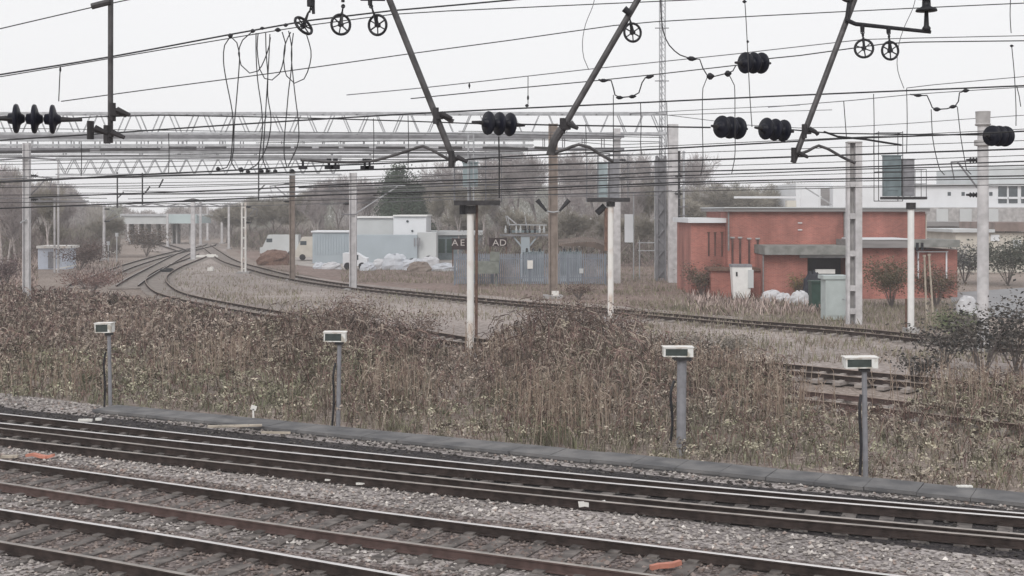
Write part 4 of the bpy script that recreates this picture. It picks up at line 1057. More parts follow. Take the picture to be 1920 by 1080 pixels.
litter('paper_scrap', 185, 788, (0.15, 0.1, 0.06), 0.0, M_paper, 'white rubble piece at the start of the cable trough', 'litter')
litter('paper_scrap', 1808, 918, (0.3, 0.12, 0.08), 0.0, M_paper, 'white crumpled scrap behind the trough at the right', 'litter')
litter('plank', 440, 800, (1.3, 0.16, 0.04), 0.15, M_wood, 'pale plank lying across the trough left of the second lamp', 'plank', z=0.14)
o = MB(); p = gp(475, 786)
o.box(p + Vector((0, 0, 0.12)), (0.045, 0.03, 0.3)); o.box(p + Vector((0.01, 0, 0.3)), (0.15, 0.03, 0.12), M=Matrix.Rotation(0.3, 3, 'Y'))
tag(o.build('marker_stake', M_paper, base=p), 'small white marker stake in the grass above the trough', 'marker')

# ------------------------------------------------------------------ buildings
def blk(t, name, x0, x1, y0, y1, D, dep, m, grow=0.0, zb=None):
    """box from picture rows at distance D, reaching dep back"""
    a = px(x0, y1, D); c = px(x1, y0, D)
    z0 = a.z if zb is None else zb
    return MB().box(((a.x + c.x) / 2, D + dep / 2, (z0 + c.z) / 2), (c.x - a.x, dep, c.z - z0)).build(name, m, t)

M_slit = mat('brown_slit_glass', (0.10, 0.055, 0.05), 0.6, var=0.3, scale=2)
def brick_building():
    D = 79.0
    t = empty('brick_building', (px(1540, 400, D).x, D, 0), 'red brick flat roofed railway building at the right with slit windows', 'building')
    w1 = blk(t, 'wall', 1365, 1735, 397, 560, D + 2, 9, M_redbrick, zb=-0.2)
    w2 = blk(t, 'wall', 1296, 1364.6, 418, 560, D + 3, 7, M_redbrick, zb=-0.2)
    w3 = blk(t, 'wall', 1430, 1514, 478, 560, D - 0.5, 2.48, M_redbrick, zb=-0.2)
    w4 = blk(t, 'wall', 1592, 1702, 465, 560, D - 0.5, 2.48, M_redbrick, zb=-0.2)
    w5 = blk(t, 'wall', 1702.4, 1795, 468, 560, D + 0.4, 5, M_redbrick, zb=-0.2)
    w6 = blk(t, 'wall', 1333, 1429.6, 508, 560, D + 0.2, 1.78, M_redbrick, zb=-0.2)
    blk(t, 'coping', 1330, 1430, 503, 508, D, 2.0, M_rust)
    blk(t, 'roof', 1358, 1744, 390.5, 396.8, D + 1.6, 10, M_fascia); blk(t, 'roof_trim', 1357, 1745, 388.2, 390.4, D + 1.5, 10.2, M_lgrey)
    blk(t, 'rainwater_pipe', 1583, 1585.5, 397.5, 460, D + 1.8, 0.18, M_fascia); blk(t, 'rainwater_pipe', 1430.5, 1432.5, 478.5, 560, D - 0.7, 0.15, M_fascia, zb=0)
    MB().bar(px(1366, 470, D + 1.9), px(1366, 398, D + 1.9), 0.1).build('lightning_strip', M_fascia, t)
    blk(t, 'parapet', 1290, 1364, 409, 417.8, D + 2.6, 7.8, M_pale)
    # stepped front canopy slabs
    blk(t, 'canopy', 1434, 1592, 461, 477.8, D - 1.4, 3.4, M_roofgreen)
    blk(t, 'canopy', 1592.4, 1703, 450, 464.8, D - 1.2, 3.2, M_fascia)
    blk(t, 'canopy', 1703.4, 1800, 450, 463.8, D - 0.6, 6, M_roofgreen)
    blk(t, 'canopy_edge', 1604, 1703, 447, 449.6, D - 1.25, 3.3, M_pale)
    # entrance recess behind the canopy
    d = blk(t, 'door', 1516, 1590, 484, 522, D + 1.5, 0.45, M_door)
    blk(t, 'lintel', 1500, 1592, 478.2, 483.6, D - 0.6, 0.3, M_galv)
    MB().box(px(1547, 509, D - 0.2), (1.25, 0.15, 0.28)).build('sign', M_white, t)
    # slit windows, recessed, with sill
    for x, a, c in ((1329, 437, 480), (1341, 437, 480), (1354, 437, 481)):
        f = blk(t, 'slit_window', x - 1.3, x + 1.3, a, c, D + 2.95, 0.12, M_slit); blk(f, 'lintel', x - 2.5, x + 2.5, a - 2, a - 0.2, D + 2.9, 0.15, M_rust)
    for x, a, c in ((1373.5, 447, 515), (1388, 447, 503), (1405, 449, 503), (1421, 449, 503)):
        f = blk(t, 'slit_window', x - 1.8, x + 1.8, a, c, D + 1.92, 0.12, M_slit); blk(f, 'lintel', x - 4, x + 4, a - 3, a - 0.2, D + 1.85, 0.15, M_conc2)
    for y in (418, 431):
        MB().box(px(1500, y, D + 1.95), (0.27, 0.1, 0.06)).build('vent', M_pale, t)
    # right wing window
    f = blk(t, 'window', 1740, 1777, 470, 506, D + 0.3, 0.14, M_redbrick)
    for x in (1722, 1775): blk(t, 'window_frame', x - 1.2, x + 1.2, 472, 522, D + 0.2, 0.15, M_pale)
    blk(t, 'window_frame', 1720, 1778, 471, 473, D + 0.18, 0.2, M_pale)
    # vent and rooftop pieces
    blk(t, 'roof_vent', 1476, 1493, 376, 388.8, D + 4, 0.6, M_cream)
    for x in (1720, 1729): MB().cyl(px(x, 455, D - 1.5), px(x, 470, D - 1.5), 0.09, n=8).build('lamp', M_black, t)
    blk(t, 'rainwater_pipe', 1700.5, 1702.5, 400, 545, D + 1.8, 0.12, M_conc2) if False else None
    for x in (1735.5,): blk(t, 'rainwater_pipe', x, x + 2, 400, 450, D + 2.2, 0.15, M_cream)
brick_building()

def cabinet():
    D = F * H / (598 - HY)
    t = empty('equipment_cabinet', gp(1576, 598), 'tall pale green grey equipment cabinet standing left of the battened mast', 'cabinet')
    blk(t, 'body', 1548, 1590, 524, 598, D, 1.0, M_cab, zb=-0.05)
    blk(t, 'lid', 1544, 1592, 517, 523.8, D - 0.08, 1.16, M_cab)
    blk(t, 'door', 1552, 1586, 529, 592, D - 0.03, 0.025, M_cab)
    MB().cyl(px(1580, 560, D - 0.06), px(1584, 562, D - 0.06), 0.03, n=6).build('handle', M_galv, t)
cabinet()
def hut():
    D = 77.5
    t = empty('white_kiosk', (px(1391, 555, D).x, D, 0), 'small white kiosk with a dark cap against the left of the brick building', 'kiosk')
    b = MB(); a = px(1391, 555, D)
    b.box((a.x, D + 0.35, 0.95), (1.02, 0.7, 2.0), taper=1.22); b.build('body', M_white, t)
    blk(t, 'cap', 1372, 1410, 496, 501, D - 0.1, 1.0, M_lampgrey)
    blk(t, 'vent', 1380, 1383, 510, 518, D - 0.11, 0.06, M_black)
    blk(t, 'side_box', 1403, 1413, 506, 540, D - 0.15, 0.3, M_lgrey)
hut()
# green bin and grey lumps at the entrance
t = empty('wheeled_bin', (px(1530, 570, 70).x, 70, 0), 'dark green wheeled bin left of the pale cabinet', 'bin')
MB().box((px(1532, 560, 70).x, 70, 0.75), (0.75, 0.7, 1.4), taper=1.12).build('body', M_green, t)
MB().box((px(1532, 560, 70).x, 69.95, 1.5), (0.9, 0.85, 0.1)).build('lid', M_green, t)
for sx in (-0.25, 0.25): MB().cyl((px(1532, 560, 70).x + sx - 0.03, 70.3, 0.1), (px(1532, 560, 70).x + sx + 0.03, 70.3, 0.1), 0.1, n=10).build('wheel', M_black, t)
def lump(name, x, y, w, h, d, D, m, label, cat, seed, group=None, z=0.0, parent=None):
    r = random.Random(seed); c = px(x, y, D); b = MB(); n, k = 12, 6
    P = []
    for j in range(k + 1):
        th = math.pi / 2 * j / k
        for i in range(n):
            a = 2 * math.pi * i / n; q = 1 + r.uniform(-0.13, 0.13)
            P.append((c.x + w / 2 * math.cos(a) * math.cos(th) ** 0.6 * q, D + d / 2 * math.sin(a) * math.cos(th) ** 0.6 * q, z + h * math.sin(th) * (1 + r.uniform(-0.12, 0.12)) - (0.05 if j == 0 else 0)))
    fs = [(j * n + i, j * n + (i + 1) % n, (j + 1) * n + (i + 1) % n, (j + 1) * n + i) for j in range(k) for i in range(n)]
    b.add(P, fs)
    o = b.build(name, m, base=(c.x, D, z), smooth=False) if parent is None else b.build(name, m, parent)
    if parent is None: tag(o, label, cat, group)
    return o
lump('rubble_sack', 1447, 560, 1.3, 0.6, 0.9, 76, M_bag, 'white bulging sack left in front of the brick wall', 'sack', 1, 'white sacks by the brick building')
lump('rubble_sack', 1469, 560, 1.0, 0.5, 0.8, 75, M_bag, 'smaller white sack touching the left one by the brick wall', 'sack', 2, 'white sacks by the brick building')
lump('rubble_sack', 1500, 560, 1.2, 0.75, 0.9, 73, M_bag, 'white sack right of the other two, left of the green bin', 'sack', 3, 'white sacks by the brick building')
lump('grey_tarpaulin', 1524, 530, 1.3, 1.7, 1, 76, M_door, 'dark draped heap in the entrance of the brick building', 'heap', 4)
lump('rubble_sack', 1812, 560, 1.1, 0.9, 0.8, 66, M_bag, 'white sack left of the round mast', 'sack', 5, 'white sacks by the brick building')

def works_building():
    D = 165
    t = empty('works_building', (px(1740, 400, D).x, D, 0), 'long white industrial building with small square windows on the right skyline', 'building')
    blk(t, 'wall', 1562, 1960, 349, 392, D, 30, M_pale, zb=-0.2)
    blk(t, 'wall', 1492, 1561.6, 344, 392, D + 2, 28, M_pale, zb=-0.2)
    blk(t, 'roof', 1700, 1960, 345, 348.6, D - 0.5, 30, M_lgrey)
    blk(t, 'upper_wall', 1850, 1960, 312, 344.6, D + 4, 20, M_lgrey)
    for x in (1780, 1806, 1858): blk(t, 'window', x - 3, x + 3, 360, 367, D - 0.05, 0.4, M_glass)
    for i, x in enumerate((1872, 1892, 1915)):
        f = blk(t, 'window', x, x + 16, 349, 381, D - 0.08, 0.4, M_glass); blk(f, 'mullion', x, x + 16, 369, 373, D - 0.3, 0.3, M_pale)
    blk(t, 'shutter', 1538, 1561, 353, 384, D + 1.8, 0.4, M_fascia)
    blk(t, 'plinth', 1730, 1960, 389, 418, D - 1.5, 1.4, M_conc2, zb=-0.2)
    for x in (1756, 1800, 1850): blk(t, 'panel', x, x + 22, 392, 416, D - 1.7, 0.18, M_lgrey)
works_building()
t = empty('cream_building', (px(1870, 470, 112).x, 112, 0), 'low cream building with a brown roof at the right edge', 'building')
blk(t, 'wall', 1792, 1960, 436, 490, 112, 8, M_cream, zb=-0.2)
blk(t, 'roof', 1866, 1960, 417, 434, 111.5, 9, M_tileroof)
blk(t, 'roof', 1786, 1865.6, 430, 435.8, 111.5, 9, M_lgrey)
blk(t, 'door', 1900, 1915, 450, 488, 111.9, 0.2, M_lgrey); blk(t, 'window', 1858, 1874, 440, 452, 111.9, 0.2, M_pale)
t = empty('timber_shed', (px(1765, 430, 125).x, 125, 0), 'brown low shed between the brick and cream buildings', 'shed')
blk(t, 'wall', 1738, 1800, 425, 470, 125, 5, M_tileroof, zb=-0.2); blk(t, 'roof', 1734, 1806, 416, 424.6, 124.5, 6, M_fascia)
t = empty('roof_gantry_sign', (px(1460, 380, 120).x, 120, 0), 'thin rooftop rail with posts on the skyline left of the white works', 'railing')
for x in (1502, 1537): MB().cyl(px(x, 350, 120), px(x, 440, 120), 0.09, n=6).build('post', M_pale, t)
for y in (369, 371): MB().bar(px(1376, y, 120), px(1540, y, 120), 0.1).build('rail', M_pale, t)
MB().bar(px(1510, 352, 120), px(1560, 384, 120), 0.12).build('brace', M_galv, t)

def far_building():
    D = 132
    t = empty('white_warehouse', (px(730, 400, D).x, D, 0), 'white square warehouse with a grey left half behind the pale mast', 'building')
    blk(t, 'wall', 662, 737, 409, 480, D, 8, M_lgrey, zb=-0.2); blk(t, 'roof', 660, 738, 406, 408.8, D - 0.3, 8.6, M_white)
    w = blk(t, 'wall', 737.4, 799, 406, 480, D - 0.5, 8, M_pale, zb=-0.2); blk(t, 'roof', 736.8, 801, 403, 405.8, D - 0.8, 8.6, M_white)
    MB().cyl(px(764, 415, D - 0.6), px(764, 415, D - 0.45), 0.14, n=10).build('vent', M_glass, t)
    MB().cyl(px(773, 433, D - 0.6), px(773, 433, D - 0.45), 0.12, n=10).build('vent', M_glass, t)
    t = empty('blue_grey_shed', (px(740, 470, 126).x, 126, 0), 'low blue grey shed in front of the white warehouse', 'shed')
    blk(t, 'wall', 664, 782, 441, 490, 126, 3, M_blueg, zb=-0.2); blk(t, 'side_wall', 782.3, 818, 436, 490, 126.5, 3, M_lgrey, zb=-0.2)
    for x in (776, 781, 786): blk(t, 'shutter_rib', x, x + 2, 446, 462, 125.9, 0.15, M_lampgrey)
    t = empty('blue_grey_container', (px(620, 460, 130).x, 130, 0), 'blue grey container left of the pale mast', 'container')
    b = blk(t, 'body', 586, 656, 436, 484, 130, 4, M_blueg, zb=-0.2); blk(t, 'roof', 583, 657, 433, 435.8, 129.8, 4.6, M_pale)
    o = MB()
    for x in range(590, 655, 5): o.bar(px(x, 438, 129.97), px(x, 478, 129.97), 0.06)
    o.build('ribs', M_blueg, t)
    t = empty('long_grey_shed', (px(840, 440, 140).x, 140, 0), 'long pale roofed shed behind the signal post and lettered board', 'shed')
    blk(t, 'roof', 795, 905, 434, 441, 139.7, 8, M_lgrey); blk(t, 'wall', 798, 903, 441.3, 475, 140, 7, M_teal, zb=-0.2)
    for x in (822, 838): blk(t, 'doorway', x, x + 12, 448, 474, 139.9, 0.2, M_green)
    # lettered board
    t = empty('lettered_board', (px(930, 455, 108).x, 108, 0), 'dark maroon boards with faded white letters on posts behind the palisade fence', 'sign')
    blk(t, 'board', 847, 876, 447, 468, 108, 0.12, M_board); blk(t, 'board', 917, 951, 446, 462, 108, 0.12, M_board)
    for x in (849, 874, 919, 949): MB().cyl(px(x, 446, 108.2), px(x, 500, 108.2), 0.06, n=6).build('post', M_rust, t)
    for ch, x in (('A', 853), ('E', 867), ('A', 929.5), ('D', 943)):
        cu = bpy.data.curves.new('letter', 'FONT'); cu.body = ch; cu.size = 0.78; cu.extrude = 0.01; cu.align_x = 'CENTER'; cu.align_y = 'CENTER'
        cu.materials.append(M_letter)
        o = bpy.data.objects.new('letter', cu); COL.objects.link(o); o.parent = t
        me = bpy.data.meshes.new_from_object(o); bpy.data.objects.remove(o)
        o = bpy.data.objects.new('letter', me); COL.objects.link(o); o.parent = t
        q = px(x, 455.5, 107.9) - t.location; o.location = q; o.rotation_euler = (R(90), 0, 0)
        o.scale = (1.1, 1, 1)
far_building()

# white vehicles and covered heaps in the yard
def van(x0, x1, y0, y1, D, label, m, cab=1):
    a = px(x0, y1, D); c = px(x1, y0, D); L = c.x - a.x; h = c.z; cx = (a.x + c.x) / 2
    t = empty('parked_van', (cx, D, 0), label, 'van', 'white vans parked in the far yard')
    b = MB(); z0 = 0.35
    prof = [(-L / 2, z0), (L / 2, z0), (L / 2, 1.05), (L / 2 - 0.35, 1.15), (L / 2 - 1.0, h), (-L / 2, h)]
    prof = [(u * cab, w) for u, w in prof]
    n = len(prof); P = [(cx + u, D + s, w) for s in (-0.9, 0.9) for u, w in prof]
    fs = [tuple(range(n)), tuple(range(2 * n - 1, n - 1, -1))] + [(i, n + i, n + (i + 1) % n, (i + 1) % n) for i in range(n)]
    b.add(P, fs); b.build('body', m, t)
    for u in (-L * 0.3, L * 0.3):
        MB().cyl((cx + u, D - 0.92, 0.34), (cx + u, D - 0.7, 0.34), 0.34, n=14).build('wheel', M_black, t)
    o = MB(); o.box((cx + cab * (L / 2 - 1.15), D - 0.905, h * 0.74), (0.7, 0.03, 0.45)); o.build('side_window', M_glass, t)
van(490, 562, 440, 462, 150, 'white van left of the brown mast', M_lgrey, -1)
van(552, 640, 444, 470, 138, 'cream van right of the brown mast in front of the container', M_cream, -1)
van(645, 690, 474, 492, 116, 'low white van partly behind the pale mast', M_pale, 1)
HP = 'white sheeted heaps in the yard'
for i, (x, w, h, D, lb) in enumerate(((716, 2.6, 1.2, 118, 'leftmost sheeted heap right of the pale mast'), (742, 3.2, 1.9, 117, 'tallest white sheeted heap in front of the blue grey shed'), (775, 2.6, 1.35, 116, 'white sheeted heap in the middle of the row'),
                                     (806, 2.4, 1.6, 117, 'white heap before the pale shed wall'), (832, 2.8, 0.9, 114, 'long low white heap left of the fence'), (690, 1.8, 0.9, 115, 'small white heap directly right of the pale mast'), (622, 2.2, 0.8, 118, 'low white heap left of the pale mast'), (598, 1.4, 0.7, 119, 'smallest low heap below the container'))):
    lump('sheeted_heap', x, 480, w * 0.85, h * 0.72, 1.8, D, M_tarp if i % 3 else M_bag, lb, 'heap', 20 + i, HP)
lump('rust_heap', 515, 480, 3.6, 1.4, 3, 127, M_rust, 'rust brown scrap heap under the white van', 'heap', 31)
lump('rust_heap', 786, 490, 2.2, 0.8, 1.2, 113, M_brownpost, 'tan sack between the white heaps', 'heap', 32)
# hut at left
D = F * H / (503 - HY)
t = empty('white_hut', (px(105, 480, D).x, D, 0), 'small white flat roofed hut among the scrub at the left', 'hut')
blk(t, 'wall', 71, 125, 466, 503, D, 2.5, mat('bluish_white_panel', (0.55, 0.60, 0.70), 0.7, var=0.05), zb=-0.1); blk(t, 'roof', 68, 128, 461, 465.8, D - 0.3, 3.1, M_whited)
blk(t, 'door', 90, 103, 472, 503, D - 0.05, 0.1, M_lampgrey); blk(t, 'window', 107, 112, 485, 495, D - 0.05, 0.1, M_lgrey)
MB().bar(px(103, 505, D - 3), px(143, 497, D - 3), 0.12).build('handrail', M_white, t)
# bridge
D = 205
t = empty('road_bridge', (px(320, 400, D).x, D, 0), 'pale blue steel road bridge on piers at the end of the tracks', 'bridge')
blk(t, 'deck', 225, 318, 405, 420, D, 10, M_lgrey); blk(t, 'girder', 313, 368, 402, 419, D - 1, 10, M_bridge); blk(t, 'parapet', 225, 400, 401, 404.6, D - 0.4, 0.3, M_galv)
for x in (243, 262, 275, 294, 322, 331, 356): blk(t, 'pier', x - 1.5, x + 1.5, 420, 456, D + 2, 2, M_conc2, zb=-0.2)
t = empty('round_signal_lamp', (px(267, 452, 190).x, 190, 0), 'small round white lamp on a post where the far track starts', 'lamp')
MB().cyl(px(267, 452, 190), px(267, 452, 190.3), 0.4, n=14).build('lamp', M_paper, t); MB().cyl((px(267, 452, 190).x, 190.2, 0), px(267, 452, 190.2), 0.08, n=6).build('post', M_galv, t)
# low signs and boxes in the left yard
for x, y0, y1, lb in ((219, 440, 487, 'thin marker post with a pale top right of the slim mast'), (203, 456, 487, 'dark short post with a white cap beside the slim mast')):
    D = F * H / (y1 + 4 - HY); o = MB(); o.cyl(px(x, y1 + 4, D), px(x, y0, D), 0.06, n=6); o.box(px(x, y0, D), (0.3, 0.2, 0.4))
    tag(o.build('marker_post', M_galv, base=gp(x, y1 + 4)), lb, 'marker post')
for x, y, w, lb in ((212, 475, 1.6, 'long pale slab beside the leftmost track'), (388, 483, 2.6, 'white patch of boards right of the broad mast base'), (395, 508, 0.5, 'small white post stub in the gravel'), (312, 511, 1.3, 'black point machine beside the sharp curve')):
    p = gp(x, y); m_ = M_black if 'black' in lb else M_paper
    b = MB(); b.box((p.x, p.y, 0.15), (w, 0.5, 0.3), taper=0.92); b.box((p.x + w * 0.2, p.y, 0.34), (w * 0.4, 0.35, 0.1))
    tag(b.build('ground_box', m_, base=p), lb, 'ground box')

# ------------------------------------------------------------------ palisade fence and what stands behind it
def palisade():
    D0 = 92.0
    t = empty('palisade_fence', (px(990, 530, D0).x, D0, 0), 'blue grey steel palisade fence behind the brown mast', 'fence')
    xs = px(852, 400, D0).x; xe = px(1136, 400, D0).x; w = (xe - xs); n = 4
    for k in range(n):
        a = xs + w * k / n; e = xs + w * (k + 1) / n
        o = MB(); m = int((e - a) / 0.155)
        for i in range(m):
            X = a + 0.08 + i * 0.155; hh = 2.35
            lean = random.uniform(-0.01, 0.01)
            P = [(X - 0.052, D0, 0.05), (X + 0.052, D0 , 0.05), (X + 0.052 + lean, D0, hh - 0.12), (X + lean, D0, hh), (X - 0.052 + lean, D0, hh - 0.12)]
            Q = [(p[0], p[1] + 0.02, p[2]) for p in P]
            o.add(P + Q, [(0, 1, 2, 3, 4), (9, 8, 7, 6, 5)] + [(i2, 5 + i2, 5 + (i2 + 1) % 5, (i2 + 1) % 5) for i2 in range(5)])
        o.build('pale_panel', M_pal, t)
        for z in (0.5, 1.95): MB().box(((a + e) / 2, D0 + 0.05, z), (e - a - 0.1, 0.05, 0.07)).build('rail', M_pal, t)
    for k in range(n + 1):
        MB().box((xs + w * k / n, D0 + 0.12, 1.1), (0.1, 0.1, 2.3)).build('post', M_pal, t)
    MB().box(px(994, 496, D0 - 0.05), (0.42, 0.02, 0.62)).build('notice', M_paper, t)
    MB().box(px(1090, 508, D0 - 0.05), (0.3, 0.02, 0.36)).build('notice', M_lgrey, t)
palisade()
t = empty('transformer_kiosk', (px(985, 460, 100).x, 100, 0), 'switchgear frame with insulators on a steel column above the fence', 'switchgear')
a = px(985, 445, 100)
MB().box((a.x, 100, 1.7), (0.7, 0.7, 3.4)).build('column', M_blueg, t)
o = MB()
for sx in (-1, 1): o.bar((a.x + sx * 0.3, 99.9, 2.6), (a.x + sx * 1.0, 99.9, 3.45), 0.12)
o.build('bracket', M_blueg, t)
MB().box(px(982, 441, 100), (3.9, 0.9, 0.14)).build('platform', M_galv2, t)
MB().box(px(985, 434, 100), (2.2, 0.5, 0.18)).build('beam', M_teal, t)
for x in (948, 955, 968, 976, 985, 993, 1003, 1012, 1020):
    MB().lathe(px(x, 437, 99.8), (0, 0, 1), [(0, 0.05), (0.05, 0.12), (0.1, 0.06), (0.16, 0.12), (0.22, 0.06), (0.3, 0.12), (0.36, 0.06), (0.6, 0.05)], n=10).build('insulator', M_dark if x % 2 else M_lgrey, t)
MB().bar(px(955, 421, 99.8), px(1025, 422, 99.8), 0.1).build('busbar', M_galv, t)
MB().bar(px(950, 405, 99.8), px(968, 420, 99.8), 0.1).build('busbar', M_galv, t)
MB().bar(px(952, 421, 99.8), px(948, 404, 99.8), 0.06).build('busbar', M_galv, t)
for x in (958, 990): MB().cyl(px(x, 440, 100), px(x - 6, 405, 100), 0.04, n=6).build('strut', M_galv, t)
# equipment row on the fence line (transformer radiators)
for i, (x, lb) in enumerate(((1000, 'teal grey cooling fins just above the fence left of the brown mast'), (1070, 'teal grey cooling fins just above the fence right of the brown mast'))):
    t = empty('transformer', (px(x, 470, 96).x, 96, 0), lb, 'transformer', 'transformers behind the fence')
    a = px(x, 470, 96); MB().box((a.x, 96.4, 1.15), (1.7, 0.8, 2.3)).build('tank', M_blueg, t)
    for k in range(9): MB().box((a.x - 0.8 + k * 0.2, 95.9, 1.5), (0.05, 0.3, 1.9)).build('fin', M_teal, t)
    for k in range(3): MB().lathe((a.x - 0.5 + k * 0.5, 96.3, 2.3), (0, 0, 1), [(0, 0.06), (0.06, 0.11), (0.12, 0.06), (0.18, 0.11), (0.3, 0.04)], n=8).build('bushing', M_dark, t)
# curved corrugated roof
t = empty('arched_shelter', (px(1092, 460, 97).x, 97.5, 0), 'low shelter with a sagging brown corrugated roof behind the fence', 'shelter')
b = MB(); n = 40; Q = []
for i in range(n + 1):
    x = 1048 + (1136 - 1048) * i / n; u = i / n
    y = 459 - 5 * math.sin(u * 2.4) + (8 * max(0, u - 0.75) * 3)
    p = px(x, y, 97); z = p.z + 0.05 * (i % 2)
    Q += [(p.x, 96.6, z), (p.x, 99.5, z + 0.35), (p.x, 96.6, z - 0.12 - 0.5 * u * (1 - 0.2 * u)), (p.x, 99.5, z + 0.2)]
for i in range(n):
    a = i * 4; c = a + 4
    b.f += [(a, c, c + 1, a + 1), (a + 2, a + 3, c + 3, c + 2), (a, a + 2, c + 2, c)]; b.mi += [0, 0, 0]
b.v = Q
b.build('roof', M_corr, t)
for x in (1052, 1092, 1132): MB().cyl(px(x, 462, 97.2), px(x, 520, 97.2), 0.07, n=6).build('post', M_brownpost, t)
# yellow green tank at fence
t = empty('painted_tank', (px(915, 480, 90).x, 90.5, 0), 'pale yellow green box in front of the fence right of the white signal post', 'tank')
a = px(915, 480, 90.5); MB().box((a.x - 0.3, 90.5, 1.35), (2.2, 0.6, 0.9)).build('body', M_yellowg, t); MB().box((a.x + 0.5, 90.5, 2.15), (0.7, 0.5, 0.65)).build('turret', M_yellowg, t)
for sx in (-1.2, 0.6): MB().cyl((a.x + sx, 90.5, -0.1), (a.x + sx, 90.5, 0.95), 0.06, n=6).build('leg', M_yellowg, t)
# white wiggly gate frame and poles right part
for x0, x1, y0, y1, lb in ((1733, 1735, 480, 600, 'left of two thin slanting pale stakes right of the cream signal post'), (1742, 1747, 478, 596, 'right of two thin slanting pale stakes right of the cream signal post')):
    D = 62; o = MB(); o.cyl(px(x0, y0, D), px(x1 + 3, y1 + 6, D), 0.045, 0.05, n=6)
    o.box(px(x0, y0, D), (0.12, 0.12, 0.1))
    tag(o.build('stake', M_wood, base=px(x1 + 3, y1 + 6, D)), lb, 'stake')

# ------------------------------------------------------------------ trees
def seg_strip(p0, p1, w0, w1, r):
    d = p1 - p0; a = d.cross(Vector((r.uniform(-1, 1), r.uniform(-1, 1), r.uniform(-0.3, 0.3))))
    if a.length < 1e-6: a = Vector((1, 0, 0))
    a.normalize()
    return [p0 - a * w0, p0 + a * w0, p1 + a * w1, p1 - a * w1]

def grow_tree(h, seed, spread=0.5, twigs=900, lean=0.0, base_split=0.25):
    r = random.Random(seed)
    tr = MB(); tw = []
    def grow(p, d, L, rad, lvl):
        n = 3
        q = p
        for i in range(n):
            dd = (d + Vector((r.uniform(-1, 1), r.uniform(-1, 1), r.uniform(-0.2, 0.5))) * 0.13).normalized()
            q2 = q + dd * L / n; r2 = rad * (1 - 0.22)
            tr.cyl(q, q2, rad, r2, n=5 if lvl > 0 else 7, caps=False)
            q, rad, d = q2, r2, dd
            if lvl >= 1 or i >= 1:
                if lvl < 3:
                    for k in range(2 if lvl < 2 else 1):
                        a = r.uniform(0, 6.28); e = Vector((math.cos(a), math.sin(a), r.uniform(0.2, 0.9))).normalized()
                        grow(q, (d * (1 - spread) + e * spread).normalized(), L * r.uniform(0.45, 0.72), rad * 0.6, lvl + 1)
        if lvl >= 2: ends.append((q, d, L))
    ends = []
    grow(Vector((0, 0, 0)), Vector((lean, 0, 1)).normalized(), h * 0.5, h * 0.018 + 0.03, 0)
    per = max(3, twigs // max(1, len(ends)))
    for q, d, L in ends:
        for k in range(per):
            e = (d + Vector((r.gauss(0, 1), r.gauss(0, 1), r.gauss(0.4, 0.8))) * 0.75).normalized()
            o = q + Vector((r.gauss(0, 1), r.gauss(0, 1), r.gauss(0, 1))) * L * 0.16
            t1 = o + e * h * r.uniform(0.05, 0.13)
            tw.append(seg_strip(o, t1, 0.022, 0.012, r))
            e2 = (e + Vector((r.gauss(0, 1), r.gauss(0, 1), r.gauss(0.1, 1))) * 0.6).normalized()
            tw.append(seg_strip(o.lerp(t1, 0.5), o.lerp(t1, 0.5) + e2 * h * 0.06, 0.016, 0.01, r))
    return tr, tw

protos = {}
def make_proto(key, h, seed, bark, twm, spread, twigs):
    tr, tw = grow_tree(h, seed, spread, twigs)
    e = bpy.data.objects.new('bare_tree', None)
    a = tr.build('trunk', bark); b = MB()
    for q in tw: b.add(q, [(0, 1, 2, 3)])
    c = b.build('crown', twm)
    zs = max(v[2] for v in tr.v)
    protos[key] = (a.data, c.data, zs)
    bpy.data.objects.remove(a); bpy.data.objects.remove(c); bpy.data.objects.remove(e)
make_proto('a', 10, 1, M_bark, M_twig, 0.42, 1900)
make_proto('b', 10, 2, M_bark, M_twig, 0.46, 1900)
make_proto('c', 10, 3, M_birch, M_twig2, 0.35, 2000)
make_proto('d', 7, 4, M_bark, M_twig2, 0.6, 2400)
make_proto('e', 10, 5, M_birch, M_twig, 0.42, 1800)

